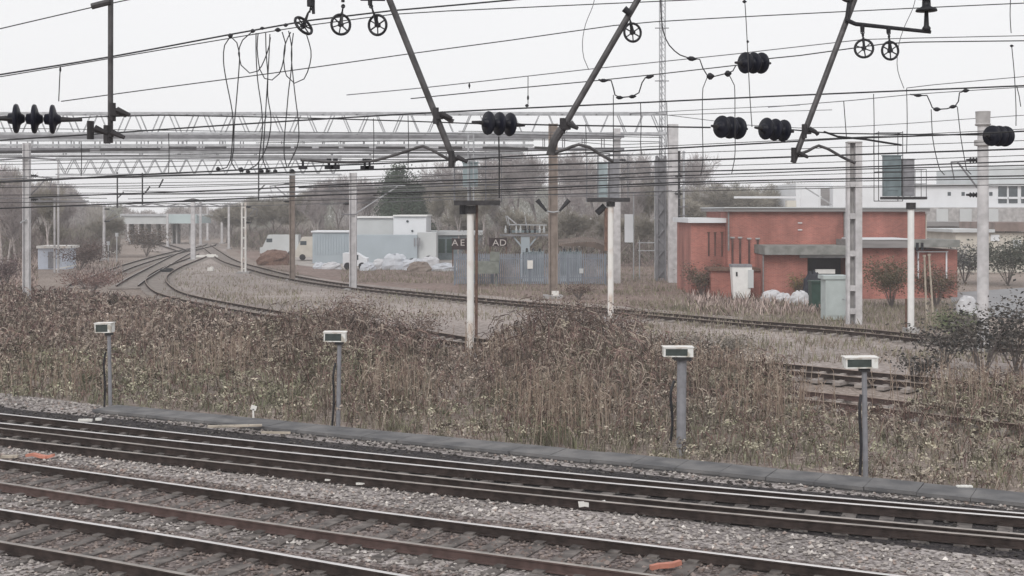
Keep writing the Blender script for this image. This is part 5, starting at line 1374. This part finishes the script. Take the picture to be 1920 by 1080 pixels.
def put_tree(key, x, ytop, D, label, group, name='bare_tree', cat='tree', wide=1.0):
    tm, cm, zs = protos[key]
    p = px(x, HY, D); top = H - (ytop - HY) / F * D
    t = empty(name, (p.x, p.y, -0.1), label, cat, group)
    k = top / zs; t.scale = (k * wide, k * wide, k); t.rotation_euler = (0, 0, random.uniform(0, 6.28))
    for nm, me in (('trunk', tm), ('crown', cm)):
        o = bpy.data.objects.new(nm, me); COL.objects.link(o); o.parent = t
    return t
TG = 'bare winter trees'
rowsT = [
 ('c', 4, 330, 112, 'slim pale trunked birch at the extreme left edge'), ('e', 30, 336, 113, 'slim pale trunked birch just left of the concrete mast'), ('c', 92, 352, 126, 'slim birch between the concrete mast and the hut roof'), ('e', 14, 345, 108, 'shortest pale birch in front of the left edge trees'),
 ('e', 600, 352, 150, 'pale stemmed tree behind the container'), ('c', 820, 350, 142, 'slim birch directly right of the white warehouse'), ('e', 1188, 340, 140, 'pale stemmed tree right of the rust stained signal'), ('c', 1215, 345, 142, 'slim birch left of the dark steel column'),
 ('a', -20, 335, 128, 'bare purple brown tree at the extreme left edge'), ('b', 22, 322, 134, 'bare tall tree left of the concrete mast'), ('a', 78, 346, 140, 'bare tree right of the concrete mast behind the hut'),
 ('b', 118, 378, 140, 'bare tree above the white hut'), ('d', 205, 405, 150, 'round leafless thicket behind the slim mast'),
 ('a', 52, 362, 128, 'lower bare tree on the left, in front of the tall ones'), ('d', 100, 418, 132, 'low dense thicket behind the hut roof'),
 ('d', 440, 385, 190, 'dense thicket behind the twin legged mast'), ('d', 475, 378, 185, 'olive thicket left of the brown mast, tallest there'), ('d', 515, 372, 180, 'olive thicket just left of the brown mast'),
 ('d', 560, 366, 175, 'olive thicket just right of the brown mast'), ('b', 600, 348, 172, 'wide bare tree behind the blue grey container'), ('b', 640, 338, 168, 'bare tree behind the pale mast'), ('d', 425, 395, 215, 'far thicket over the curved tracks'),
 ('b', 690, 345, 165, 'bare tree left of the evergreen'), ('a', 800, 330, 160, 'bare tree right of the evergreen'), ('b', 835, 315, 158, 'tall bare tree left of the white signal post'), ('c', 858, 350, 140, 'slim birch left of the white signal post'),
 ('c', 905, 340, 138, 'slim birch right of the white signal post'), ('e', 930, 352, 140, 'pale stemmed birch above the lettered board'), ('a', 900, 300, 195, 'tall bare tree behind the signal cage'), ('b', 960, 290, 198, 'tall bare tree above the switchgear'),
 ('a', 1010, 300, 196, 'tall bare tree directly left of the brown mast'), ('b', 1070, 295, 200, 'tall bare tree right of the brown mast'), ('e', 1085, 350, 140, 'pale stemmed tree above the sagging shelter'), ('a', 1120, 304, 234, 'tall bare tree behind the rust stained signal'),
 ('b', 1170, 299, 236, 'tall bare tree between the signal and radio mast'), ('a', 1215, 294, 230, 'tall bare tree left of the radio mast'), ('b', 1300, 300, 242, 'tallest faint bare tree right of the radio mast'), ('d', 1265, 370, 150, 'thicket behind the pale gantry leg'),
 ('d', 1330, 352, 170, 'thicket above the low wing of the brick building'), ('d', 1390, 350, 175, 'thicket above the left roof corner of the brick building'), ('d', 1440, 352, 178, 'thicket above the middle of the brick roof'), ('d', 1490, 350, 182, 'thicket left of the white works building'),
 ('d', 960, 392, 130, 'low thicket behind the lettered board end'), ('d', 1060, 395, 128, 'low thicket behind the shelter'), ('d', 1140, 400, 128, 'low thicket behind the rust stained signal foot'), ('d', 1200, 405, 125, 'low thicket behind the handrail frame'), ('d', 880, 390, 150, 'low thicket behind the pale roofed shed')]
for key, x, yt, D, lb in rowsT:
    put_tree(key, x, yt, D, lb, TG, 'bare_tree' if key != 'd' else 'thicket', 'tree' if key != 'd' else 'thicket', wide=random.uniform(0.75, 0.95) if key != 'd' else random.uniform(1.2, 1.7))

def evergreen(x, ytop, D, w, label, seed):
    r = np.random.default_rng(seed); top = H - (ytop - HY) / F * D; p = px(x, HY, D)
    t = empty('evergreen_tree', (p.x, D, 0), label, 'tree', 'evergreen trees')
    b = MB(); b.cyl((p.x, D, -0.1), (p.x + 0.2, D, top * 0.85), 0.28, 0.06, n=8)
    for k in range(10):
        z = top * (0.2 + 0.065 * k); a = k * 2.4; L = w * 0.4 * (1 - 0.5 * k / 10)
        b.cyl((p.x, D, z), (p.x + math.cos(a) * L, D + math.sin(a) * L, z + 0.8), 0.08, 0.03, n=5)
    b.build('trunk', M_bark, t)
    nc = 70; cz = r.uniform(0.18, 0.97, nc) ; rr = w / 2 * np.clip(1.15 - 0.55 * cz ** 1.6, 0.2, 1) * np.sqrt(r.random(nc)) * (1 - (cz > 0.85) * 0.45)
    ca = r.uniform(0, 6.28, nc); C = np.stack([rr * np.cos(ca), rr * np.sin(ca), cz * top * 0.98], 1)
    n = 9000; k = r.integers(0, nc, n); pos = C[k] + r.normal(0, 1, (n, 3)) * np.array([0.55, 0.55, 0.42])
    pos[:, 2] = np.minimum(pos[:, 2], top + r.uniform(-0.3, 0.15, n))
    u = r.normal(0, 1, (n, 3)); u /= np.linalg.norm(u, axis=1)[:, None]; v = np.cross(u, r.normal(0, 1, (n, 3))); v /= np.linalg.norm(v, axis=1)[:, None]
    s = r.uniform(0.08, 0.2, n)[:, None]
    V = np.stack([pos - u * s, pos + v * s * 0.5, pos + u * s, pos - v * s * 0.5], 1).reshape(-1, 3)
    np_mesh('crown', V, 4, M_ever, parent=t)
evergreen(752, 306, 150, 4.6, 'dark green evergreen tree standing alone above the white warehouse', 5)
evergreen(738, 332, 156, 4.2, 'second darker evergreen close behind the first', 6)
evergreen(782, 345, 158, 4.0, 'lower evergreen right of the tall dark one', 7)

# far wood closing the horizon
def far_wood():
    n = 130000; V = []
    x = rng.uniform(-80, 2000, n); D = rng.uniform(238, 320, n)
    xp = [-80, 0, 140, 170, 235, 300, 420, 520, 640, 760, 900, 1240, 1300, 1500, 1560, 2000]
    yp = [335, 340, 352, 385, 396, 398, 386, 376, 352, 350, 345, 345, 352, 356, 366, 372]
    top = H - (np.interp(x, xp, yp) + 5 * np.sin(x * 0.05) + 4 * np.sin(x * 0.13) - HY) / F * D
    z = top * rng.random(n) ** 0.75; X = (x - 960) / F * D
    pos = np.stack([X, D, z], 1)
    u = rng.normal(0, 1, (n, 3)); u[:, 2] = np.abs(u[:, 2]) + 0.6; u /= np.linalg.norm(u, axis=1)[:, None]
    v = np.cross(u, rng.normal(0, 1, (n, 3))); v /= np.linalg.norm(v, axis=1)[:, None]
    s = rng.uniform(0.4, 1.1, n)[:, None]
    V = np.stack([pos - u * s, pos - u * s + v * 0.09, pos + u * s + v * 0.05, pos + u * s], 1).reshape(-1, 3)
    pal = np.array([(0.27, 0.245, 0.24), (0.29, 0.265, 0.24), (0.25, 0.25, 0.22), (0.30, 0.275, 0.27)])
    tint = pal[(np.floor(x / 90 + 0.8 * np.sin(x * 0.03)).astype(int)) % 4] * rng.uniform(0.75, 1.25, (n, 1))
    o = np_mesh('far_wood', V, 4, M_leaf, tint=tint)
    tag(o, 'hazy grey brown belt of leafless woodland closing the horizon', 'woodland', kind='stuff')
far_wood()
def low_scrub():
    n = 70000; x = rng.uniform(-80, 1320, n); D = rng.uniform(120, 236, n)
    hmax = np.interp(x, [-80, 60, 150, 200, 240, 420, 450, 560, 860, 1000, 1320], [3.6, 3.6, 3.4, 2.6, 0.5, 0.4, 2.6, 3.0, 3.2, 3.4, 3.0])
    keep = (D > np.interp(x, [-80, 250, 430, 460, 600, 860, 870, 1320], [120, 150, 190, 165, 150, 146, 118, 118])) & ~((x > 225) & (x < 432))
    x, D, hmax = x[keep], D[keep], hmax[keep]; n = len(x); X = (x - 960) / F * D
    z = hmax * (0.75 + 0.35 * vnoise(X, D, 0.35, 3)) * rng.random(n) ** 0.8
    pos = np.stack([X, D, z], 1)
    u = rng.normal(0, 1, (n, 3)); u[:, 2] = np.abs(u[:, 2]) + 0.8; u /= np.linalg.norm(u, axis=1)[:, None]
    v = np.cross(u, rng.normal(0, 1, (n, 3))); v /= np.linalg.norm(v, axis=1)[:, None]
    L = rng.uniform(0.25, 0.7, n)[:, None]
    V = np.stack([pos - u * L, pos - u * L + v * 0.07, pos + u * L + v * 0.04, pos + u * L], 1).reshape(-1, 3)
    pal = np.array([(0.15, 0.12, 0.12), (0.19, 0.155, 0.15), (0.16, 0.15, 0.12), (0.12, 0.10, 0.10)])
    f = np.clip(((vnoise(X, D, 0.12, 5) + 1) * 1.6 + rng.random(n)).astype(int), 0, 3)
    o = np_mesh('low_scrub', V, 4, M_leaf, tint=pal[f] * rng.uniform(0.75, 1.25, (n, 1)))
    tag(o, 'dark purple brown leafless scrub under the far trees', 'scrub', kind='stuff')

# ------------------------------------------------------------------ undergrowth
PAL_BR = np.array([(0.15, 0.105, 0.095), (0.34, 0.26, 0.235), (0.08, 0.06, 0.055), (0.44, 0.355, 0.33), (0.25, 0.19, 0.17), (0.56, 0.46, 0.42), (0.10, 0.075, 0.065), (0.24, 0.225, 0.15)])
PAL_ST = np.array([(0.26, 0.22, 0.18), (0.35, 0.31, 0.26), (0.23, 0.19, 0.16), (0.22, 0.21, 0.14), (0.30, 0.25, 0.225), (0.15, 0.145, 0.10)])
yback = ([-170, 0, 160, 300, 420, 540, 640, 700, 880, 950, 1060, 1200, 1350, 1470, 1500, 1700, 1740, 2100], [558, 560, 566, 578, 600, 622, 640, 650, 662, 650, 636, 655, 680, 700, 776, 782, 722, 704])
htab = ([-60, 0, 200, 400, 490, 560, 640, 760, 830, 880, 930, 1000, 1060, 1150, 1200, 1300, 1400, 1480, 1520, 1680, 1740, 1980], [0.8, 0.8, 0.65, 0.6, 0.65, 1.1, 1.3, 0.95, 0.5, 0.4, 0.75, 1.2, 1.4, 1.15, 0.85, 0.8, 0.7, 0.55, 0.5, 0.45, 0.5, 0.6])
GREENER = [(60, 740, 5), (250, 740, 3), (560, 640, 2.6), (650, 720, 3), (480, 760, 2.5), (150, 690, 3), (380, 720, 3), (880, 780, 2), (1300, 820, 2), (1620, 840, 2), (1010, 800, 2), (1090, 660, 3), (1400, 760, 3.2), (1480, 860, 2), (1800, 780, 4), (1880, 850, 2)]
REDDER = [(170, 600, 8), (300, 620, 5), (450, 610, 4), (720, 640, 4), (900, 700, 3), (1000, 660, 4), (1230, 760, 2.5), (1200, 650, 4), (1700, 800, 1.5), (50, 580, 8)]
def vnoise(X, Y, f, seed):
    a = seed * 1.7
    return (np.sin(X * f + a) * np.sin(Y * f * 1.13 + a * 2) + np.sin(X * f * 2.3 + Y * f * 1.1 + a * 3) * 0.6 + np.sin(X * f * 0.7 - Y * f * 2.1 + a) * 0.6) / 2.2
def veg_points(n, power=1.0):
    """random ground points inside the scrub strip"""
    out = []
    got = 0
    while got < n:
        m = n * 2
        y = rng.uniform(500, 960, m); x = rng.uniform(-170, 2100, m)
        D = F * H / (y - HY)
        # accept with even density on the ground, a little thinner far off
        k = rng.random(m) < np.minimum(1, (D / 75.0) ** 2.3) * power
        X = (x - 960) / F * D; P = X * CP + D * SP
        k &= (P > 25.75 + 0.35 * vnoise(X, D, 1.3, 3)) & (y > np.interp(x, *yback) + 4 * vnoise(X, D, 0.8, 1))
        s = np.stack([x[k], y[k], X[k], D[k], P[k]], 1); out.append(s); got += len(s)
    return np.concatenate(out)[:n]
def veg_height(x, y, X, D, P):
    hb = np.interp(x, *htab); yb = np.interp(x, *yback)
    yf = HY + F * H / (25.8 / ((x - 960) / F * CP + SP))
    t = np.clip((yf - y) / np.maximum(20, yf - yb), 0, 1)
    h = hb * (0.35 + 0.65 * np.sin(t * math.pi / 2) ** 1.2)
    # left area: the far scrub stays low
    h = np.where((x < 480) & (D > 45), np.minimum(h, 1.2 - 0.006 * (D - 45)), h)
    return h * (0.95 + 0.34 * vnoise(X, D, 0.9, 2) + 0.2 * vnoise(X, D, 3.1, 5))
def blades(pts, hmin, hmax, width, pal, nseg=1, lean=0.25, frac=None, htop=None):
    n = len(pts); x, y, X, D, P = pts.T
    h = veg_height(x, y, X, D, P) * rng.uniform(hmin, hmax, n)
    w = width * rng.uniform(0.6, 1.4, n) * np.clip(D / 32, 1, 2.6)
    a = rng.uniform(0, 6.28, n); l = rng.normal(0, lean, (n, 2)) * h[:, None]
    b0 = np.stack([X, D, np.full(n, -0.05)], 1); dx = np.stack([np.cos(a) * w, np.sin(a) * w, np.zeros(n)], 1)
    mid = b0 + np.stack([l[:, 0] * 0.35, l[:, 1] * 0.35, h * 0.6], 1); tip = b0 + np.stack([l[:, 0], l[:, 1], h], 1)
    q1 = np.stack([b0 - dx, b0 + dx, mid + dx * 0.8, mid - dx * 0.8], 1); q2 = np.stack([mid - dx * 0.8, mid + dx * 0.8, tip + dx * 0.25, tip - dx * 0.25], 1)
    V = np.concatenate([q1, q2], 0).reshape(-1, 3)
    return V, h
def patch_tint(X, D, pal, seed):
    """colours drift in wide patches over the bank"""
    f = (vnoise(X, D, 0.33, seed) + 1) / 2 * 0.6 + rng.random(len(X)) * 0.5
    k = np.clip((f * len(pal)).astype(int), 0, len(pal) - 1)
    c = pal[k] * rng.uniform(0.75, 1.25, (len(X), 1))
    if seed in (2, 8):
        g = np.zeros(len(X)); rd = np.zeros(len(X))
        for (x, y, r) in GREENER: 
            q = gp(x, y); g = np.maximum(g, np.exp(-((X - q.x) ** 2 + (D - q.y) ** 2 * 0.5) / r ** 2))
        for (x, y, r) in REDDER:
            q = gp(x, y); rd = np.maximum(rd, np.exp(-((X - q.x) ** 2 + (D - q.y) ** 2 * 0.3) / r ** 2))
        g = (g * (0.75 + 0.5 * vnoise(X, D, 1.9, 7)))[:, None]; rd = (rd * (0.8 + 0.4 * vnoise(X, D, 1.5, 3)))[:, None]
        lum = c.mean(1, keepdims=True)
        c = c * (1 - g * 0.8) + g * 0.8 * lum * np.array([1.03, 1.05, 0.74])
        c = c * (1 - rd * 0.7) + rd * 0.7 * lum * np.array([1.12, 0.9, 0.86])
        c = c * (1 - 0.3 * np.clip(vnoise(X, D, 1.15, 12), 0, 1))[:, None] * np.array([0.99, 1.03, 0.97])
    return c
def undergrowth():
    # grass in tufts that fan out from one foot
    c = veg_points(7900)
    yb_ = np.interp(c[:, 0], *yback); tt = np.clip((c[:, 1] - yb_) / 190, 0, 1)
    c = c[rng.random(len(c)) < 0.3 + 0.7 * tt]
    k = rng.integers(4, 15, len(c)); size = rng.uniform(0.5, 1.15, len(c))
    pts = np.repeat(c, k, 0); sz = np.repeat(size, k); n = len(pts)
    fan = rng.normal(0, 1, (n, 2)); j = fan * 0.09
    pts = pts.copy(); pts[:, 2] += j[:, 0]; pts[:, 3] += j[:, 1]
    V, h = blades(pts, 0.35, 1.1, 0.0095, PAL_ST, lean=0.34)
    V = V.reshape(2, n, 4, 3)
    V[..., 2] *= sz[None, :, None]
    V = V.reshape(-1, 3)
    t = patch_tint(pts[:, 2], pts[:, 3], PAL_ST, 8) * np.repeat(rng.uniform(0.6, 1.2, len(c)), k)[:, None]
    o = np_mesh('dry_grass', V, 4, M_leaf, tint=np.concatenate([t, t]))
    tag(o, 'straw and olive coloured dead grass tufts all over the bank behind the tracks', 'dry grass', kind='stuff')
    # bramble leaves in sprays along their stems
    c = veg_points(33500)
    yb_ = np.interp(c[:, 0], *yback); tt = np.clip((c[:, 1] - yb_) / 210, 0, 1)
    c = c[rng.random(len(c)) < 1.0 - 0.4 * tt]
    nn = vnoise(c[:, 2], c[:, 3], 1.9, 4) + 0.6 * vnoise(c[:, 2], c[:, 3], 0.8, 9) + rng.normal(0, 0.2, len(c))
    c = c[nn > -0.1]
    m = len(c); x, y, X, D, P = c.T
    hh = veg_height(x, y, X, D, P); z = hh * (1 - rng.random(m) ** 1.5 * 0.9) * rng.uniform(0.8, 1.12, m)
    dirs = rng.normal(0, 1, (m, 3)) * np.array([1, 1, 0.35]); dirs /= np.linalg.norm(dirs, axis=1)[:, None]
    L = rng.uniform(0.12, 0.4, m); k = rng.integers(4, 12, m); idx = np.repeat(np.arange(m), k); n = len(idx)
    q = rng.uniform(-0.5, 0.5, n)
    pos = np.stack([X, D, z], 1)[idx] + dirs[idx] * (q * L[idx])[:, None] + rng.normal(0, 0.03, (n, 3))
    pos[:, 2] = np.clip(pos[:, 2] - q * q * 0.25 * L[idx], 0.02, None)
    u = dirs[idx] * 0.6 + rng.normal(0, 0.6, (n, 3)) * np.array([1, 1, 0.5]); u /= np.linalg.norm(u, axis=1)[:, None]
    v = np.cross(u, rng.normal(0, 1, (n, 3))); v /= np.linalg.norm(v, axis=1)[:, None]
    s = (rng.uniform(0.02, 0.048, m)[idx] * rng.uniform(0.7, 1.2, n))[:, None] * np.clip(D[idx] / 34, 1, 2.2)[:, None]
    V = np.stack([pos - u * s, pos + v * s * 0.5, pos + u * s * 1.15, pos - v * s * 0.5], 1).reshape(-1, 3)
    t = patch_tint(X, D, PAL_BR, 2)[idx] * rng.uniform(0.8, 1.2, (n, 1))
    o = np_mesh('bramble_leaves', V, 4, M_leaf, tint=t)
    tag(o, 'tangled red brown and grey bramble leaves mounded over the bank', 'brambles', kind='stuff')
    # dead upright weed stems in stands
    st = [(90, 740, 2.0), (430, 700, 2.0), (720, 760, 1.6), (1040, 780, 1.6), (1065, 820, 1.2), (1450, 790, 1.4), (960, 690, 2), (250, 640, 3), (1330, 720, 1.8), (1850, 770, 2)]
    P3 = []
    for (a_, b_, r_) in st:
        g = gp(a_, b_); m = 90
        X = g.x + rng.normal(0, r_ * 0.6, m); D = g.y + rng.normal(0, r_ * 0.7, m)
        k2 = (X * CP + D * SP) > 26.0; X, D = X[k2], D[k2]; m = len(X)
        h = rng.uniform(0.7, 1.5, m); l = rng.normal(0, 0.1, (m, 2)) * h[:, None]; w = 0.009
        b0 = np.stack([X, D, np.zeros(m)], 1); tp = b0 + np.stack([l[:, 0], l[:, 1], h], 1); dx = np.array([w, 0, 0])
        P3.append(np.stack([b0 - dx, b0 + dx, tp + dx * 0.6, tp - dx * 0.6], 1).reshape(-1, 3))
        for j in range(5):
            f0 = rng.uniform(0.45, 1.0, m)[:, None]; c0 = b0 + (tp - b0) * f0; e = c0 + rng.normal(0, 1, (m, 3)) * np.array([0.09, 0.09, 0.03]) + np.array([0, 0, 0.08])
            P3.append(np.stack([c0 - dx * 0.6, c0 + dx * 0.6, e + dx * 1.2, e - dx * 1.2], 1).reshape(-1, 3))
    V = np.concatenate(P3); nf = len(V) // 4
    pc = np.array([(0.26, 0.20, 0.16), (0.34, 0.28, 0.23), (0.20, 0.15, 0.12)])
    o = np_mesh('dead_weed_stems', V, 4, M_leaf, tint=pc[rng.integers(0, 3, nf)])
    tag(o, 'stands of dead upright weed stems on the bank', 'weed stems', kind='stuff')
    # arching canes
    pts = veg_points(12000); n = len(pts); x, y, X, D, P = pts.T; hh = veg_height(x, y, X, D, P) * rng.uniform(0.75, 1.35, n)
    a = rng.uniform(0, 6.28, n); L = hh * rng.uniform(0.4, 1.1, n); w = 0.008 * np.clip(D / 32, 1, 2.4)
    ts = [0, 0.3, 0.6, 0.85, 1.0]; pr = []
    for tt in ts:
        pr.append(np.stack([X + np.cos(a) * L * tt, D + np.sin(a) * L * tt, hh * np.sin(tt * 2.3) * 1.05 - 0.03], 1))
    q = []; wv = np.stack([np.zeros(n), np.zeros(n), w], 1); wh = np.stack([-np.sin(a) * w, np.cos(a) * w, np.zeros(n)], 1)
    for i in range(4):
        ww = wv + wh; q.append(np.stack([pr[i] - ww, pr[i] + ww, pr[i + 1] + ww, pr[i + 1] - ww], 1))
    V = np.concatenate(q, 0).reshape(-1, 3)
    pc = np.array([(0.12, 0.075, 0.07), (0.20, 0.14, 0.12), (0.30, 0.25, 0.21), (0.09, 0.07, 0.06)])
    t = pc[rng.integers(0, 4, n)] * rng.uniform(0.8, 1.2, (n, 1))
    o = np_mesh('bramble_canes', V, 4, M_leaf, tint=np.concatenate([t] * 4))
    tag(o, 'thin arching bare bramble canes on the bank', 'bramble canes', kind='stuff')
undergrowth()
low_scrub()

def scatter_tufts(name, poly_rows, n, h0, h1, pal, label, cat, width=0.02):
    """low tufts on the far ground inside a picture rectangle list (x0,x1,y0,y1,weight)"""
    tot = sum(r[4] for r in poly_rows); Vs = []; T = []
    for (x0, x1, y0, y1, wt) in poly_rows:
        m = int(n * wt / tot); x = rng.uniform(x0, x1, m); y = rng.uniform(y0, y1, m); D = F * H / (y - HY); X = (x - 960) / F * D
        keep = vnoise(X, D, 0.6, 6) + rng.normal(0, 0.4, m) > -0.05; X, D = X[keep], D[keep]; m = len(X)
        h = rng.uniform(h0, h1, m); a = rng.uniform(0, 6.28, m); w = width * rng.uniform(0.6, 1.4, m)
        l = rng.normal(0, 0.35, (m, 2)) * h[:, None]
        b0 = np.stack([X, D, np.full(m, -0.06)], 1); dx = np.stack([np.cos(a) * w, np.sin(a) * w, np.zeros(m)], 1); tip = b0 + np.stack([l[:, 0], l[:, 1], h], 1)
        Vs.append(np.stack([b0 - dx, b0 + dx, tip + dx * 0.3, tip - dx * 0.3], 1).reshape(-1, 3)); T.append(patch_tint(X, D, pal, 5))
    o = np_mesh(name, np.concatenate(Vs), 4, M_leaf, tint=np.concatenate(T))
    tag(o, label, cat, kind='stuff')
scatter_tufts('rough_grass', [(380, 1300, 545, 600, 2), (1180, 1800, 565, 618, 4), (300, 560, 495, 570, 1), (860, 1300, 500, 552, 2), (1200, 1960, 620, 680, 1.5), (640, 900, 500, 530, 1)], 60000, 0.06, 0.32, PAL_ST, 'sparse low dead grass over the far yard gravel', 'rough grass', 0.025)
scatter_tufts('trackside_weeds', [(0, 70, 470, 540, 2), (140, 230, 490, 535, 1), (1290, 1560, 545, 590, 2)], 9000, 0.15, 0.6, PAL_BR, 'brown weeds at the foot of the trees and buildings', 'weeds', 0.035)

# distinct shrubs
def shrub(x, ybase, w, h, label, pal, seed, leaf=0.05, n=2600, D=None, group='shrubs', name='shrub', flat=1.0):
    r = np.random.default_rng(seed); D = D or F * H / (ybase - HY); p = px(x, ybase, D); p.z = 0
    t = empty(name, p, label, 'shrub', group)
    b = MB(); rr = random.Random(seed); tips = []
    for k in range(14):
        a = rr.uniform(0, 6.28); L = rr.uniform(0.5, 1.0)
        e = Vector((p.x + math.cos(a) * w * 0.42 * L, p.y + math.sin(a) * w * 0.42 * L, h * rr.uniform(0.55, 1.0)))
        m = Vector((p.x, p.y, 0)).lerp(e, 0.5) + Vector((0, 0, h * 0.15)); b.tube([Vector((p.x, p.y, -0.1)), m, e], [0.025, 0.018, 0.008], n=4); tips += [m, e, m.lerp(e, 0.5)]
    b.build('stems', M_bark, t)
    T = np.array([tuple(q) for q in tips]); k = r.integers(0, len(T), n)
    pos = T[k] + r.normal(0, 1, (n, 3)) * np.array([w * 0.11, w * 0.11, h * 0.11 * flat]); pos[:, 2] = np.clip(pos[:, 2], 0.02, None)
    u = r.normal(0, 1, (n, 3)) * np.array([1, 1, 0.45]); u /= np.linalg.norm(u, axis=1)[:, None]; v = np.cross(u, r.normal(0, 1, (n, 3))); v /= np.linalg.norm(v, axis=1)[:, None]
    s = r.uniform(0.5, 1.2, n)[:, None] * leaf
    V = np.stack([pos - u * s, pos + v * s * 0.5, pos + u * s, pos - v * s * 0.5], 1).reshape(-1, 3)
    pal = np.array(pal)
    np_mesh('foliage', V - np.array([p.x, p.y, 0]), 4, M_leaf, parent=t, tint=pal[r.integers(0, len(pal), n)] * r.uniform(0.8, 1.2, (n, 1)))
    return t
DK = [(0.035, 0.035, 0.035), (0.06, 0.055, 0.05), (0.10, 0.09, 0.08), (0.16, 0.15, 0.14)]
OLV = [(0.09, 0.08, 0.05), (0.13, 0.11, 0.075), (0.17, 0.14, 0.10)]
BRN = [(0.14, 0.10, 0.085), (0.20, 0.15, 0.13), (0.10, 0.07, 0.06)]
GRN = [(0.14, 0.17, 0.09), (0.20, 0.22, 0.14), (0.10, 0.12, 0.07)]
shrub(1905, 700, 4.2, 2.4, 'dark leaved bush at the right edge beside the round mast', DK, 1, 0.085, 1500)
shrub(1842, 705, 3.0, 2.5, 'dark leaved bush hiding the foot of the round mast', DK, 2, 0.085, 1000)
shrub(1770, 690, 3.0, 1.5, 'low dark bramble bush right of the rightmost lamp head', DK, 3, 0.075, 900)
shrub(1715, 715, 2.2, 0.9, 'low dark sprays of bramble right of the rightmost lamp', DK, 4, 0.07, 600)
shrub(1790, 634, 2.6, 1.1, 'pale green bush beside the foot of the cream signal post', GRN, 5, 0.06, 1800)
shrub(1672, 590, 3.4, 2.6, 'olive brown bush against the brick wall right of the battened mast', OLV, 6, 0.07, 4200, D=70)
shrub(1755, 590, 3.2, 2.3, 'brown bush in front of the right wing of the brick building', BRN + OLV, 7, 0.07, 3400, D=70)
shrub(1497, 560, 1.3, 1.5, 'small yellow olive bush at the corner by the brick entrance', [(0.20, 0.17, 0.08), (0.15, 0.12, 0.06)], 8, 0.06, 900, D=77)
shrub(1890, 540, 6.5, 3.4, 'grey green bush below the cream building', [(0.09, 0.10, 0.08), (0.14, 0.14, 0.12), (0.07, 0.075, 0.06)], 9, 0.12, 3600, D=92)
shrub(1808, 530, 4.5, 2.6, 'grey leafless bush left of the round mast', [(0.17, 0.17, 0.17), (0.12, 0.12, 0.12)], 10, 0.11, 2200, D=95)
shrub(1315, 565, 2.6, 1.9, 'brown shrub at the left corner of the brick building', OLV + BRN, 11, 0.07, 2200, D=80)
shrub(1085, 560, 2.2, 0.9, 'low dead bush at the foot of the brown mast', BRN, 12, 0.06, 900)
shrub(650, 655, 4.2, 1.95, 'broad bramble mound with dry leaves behind the second lamp', BRN + [(0.28, 0.22, 0.19)], 13, 0.055, 2600, group='bramble mounds', name='bramble_mound')
shrub(765, 660, 3.2, 1.5, 'bramble mound left of the white signal post', BRN + [(0.28, 0.22, 0.19)], 14, 0.055, 1800, group='bramble mounds', name='bramble_mound')
shrub(1050, 664, 4.6, 2.0, 'tallest bramble mound below the brown mast', BRN + [(0.28, 0.22, 0.19)], 15, 0.055, 2800, group='bramble mounds', name='bramble_mound')
shrub(1165, 655, 3.2, 1.6, 'bramble mound around the foot of the rust stained signal', BRN + [(0.28, 0.22, 0.19)], 16, 0.055, 1700, group='bramble mounds', name='bramble_mound')
shrub(1330, 684, 3.6, 1.0, 'grey leaved bramble mound right of the third lamp', [(0.22, 0.2, 0.17), (0.15, 0.13, 0.11), (0.3, 0.27, 0.24)], 17, 0.055, 2600, group='bramble mounds', name='bramble_mound')
shrub(170, 560, 4.5, 1.6, 'reddish bare scrub at the start of the leftmost track', [(0.19, 0.12, 0.11), (0.24, 0.17, 0.15)], 18, 0.07, 2400, D=80)
shrub(8, 560, 2.6, 2.6, 'purple brown scrub at the left edge by the concrete mast', [(0.15, 0.11, 0.115), (0.2, 0.155, 0.15)], 19, 0.08, 2000, D=84)
shrub(150, 520, 5.0, 2.4, 'dark scrub right of the white hut', [(0.12, 0.09, 0.085), (0.16, 0.12, 0.11)], 20, 0.1, 2600, D=112)
shrub(275, 490, 6.0, 3.2, 'brown bush between the slim mast and the distant track', [(0.13, 0.105, 0.095), (0.17, 0.14, 0.12)], 21, 0.13, 2600, D=150)

# ------------------------------------------------------------------ haze
b = MB(); b.box((0, 360, 11.7), (844, 804, 25.6)); hz = b.build('haze', mat('unused', (0.5, 0.5, 0.5)))
hm = bpy.data.materials.new('damp_air'); hm.use_nodes = True; n = hm.node_tree; n.nodes.clear()
oo = n.nodes.new('ShaderNodeOutputMaterial'); pv = n.nodes.new('ShaderNodeVolumePrincipled')
pv.inputs['Color'].default_value = (0.93, 0.94, 0.97, 1); pv.inputs['Density'].default_value = 0.0008; pv.inputs['Anisotropy'].default_value = 0.0
n.links.new(pv.outputs[0], oo.inputs['Volume'])
hz.data.materials.clear(); hz.data.materials.append(hm); hz['kind'] = 'stuff'; hz['label'] = 'thin pale winter haze filling the air over the yard'; hz['category'] = 'haze'
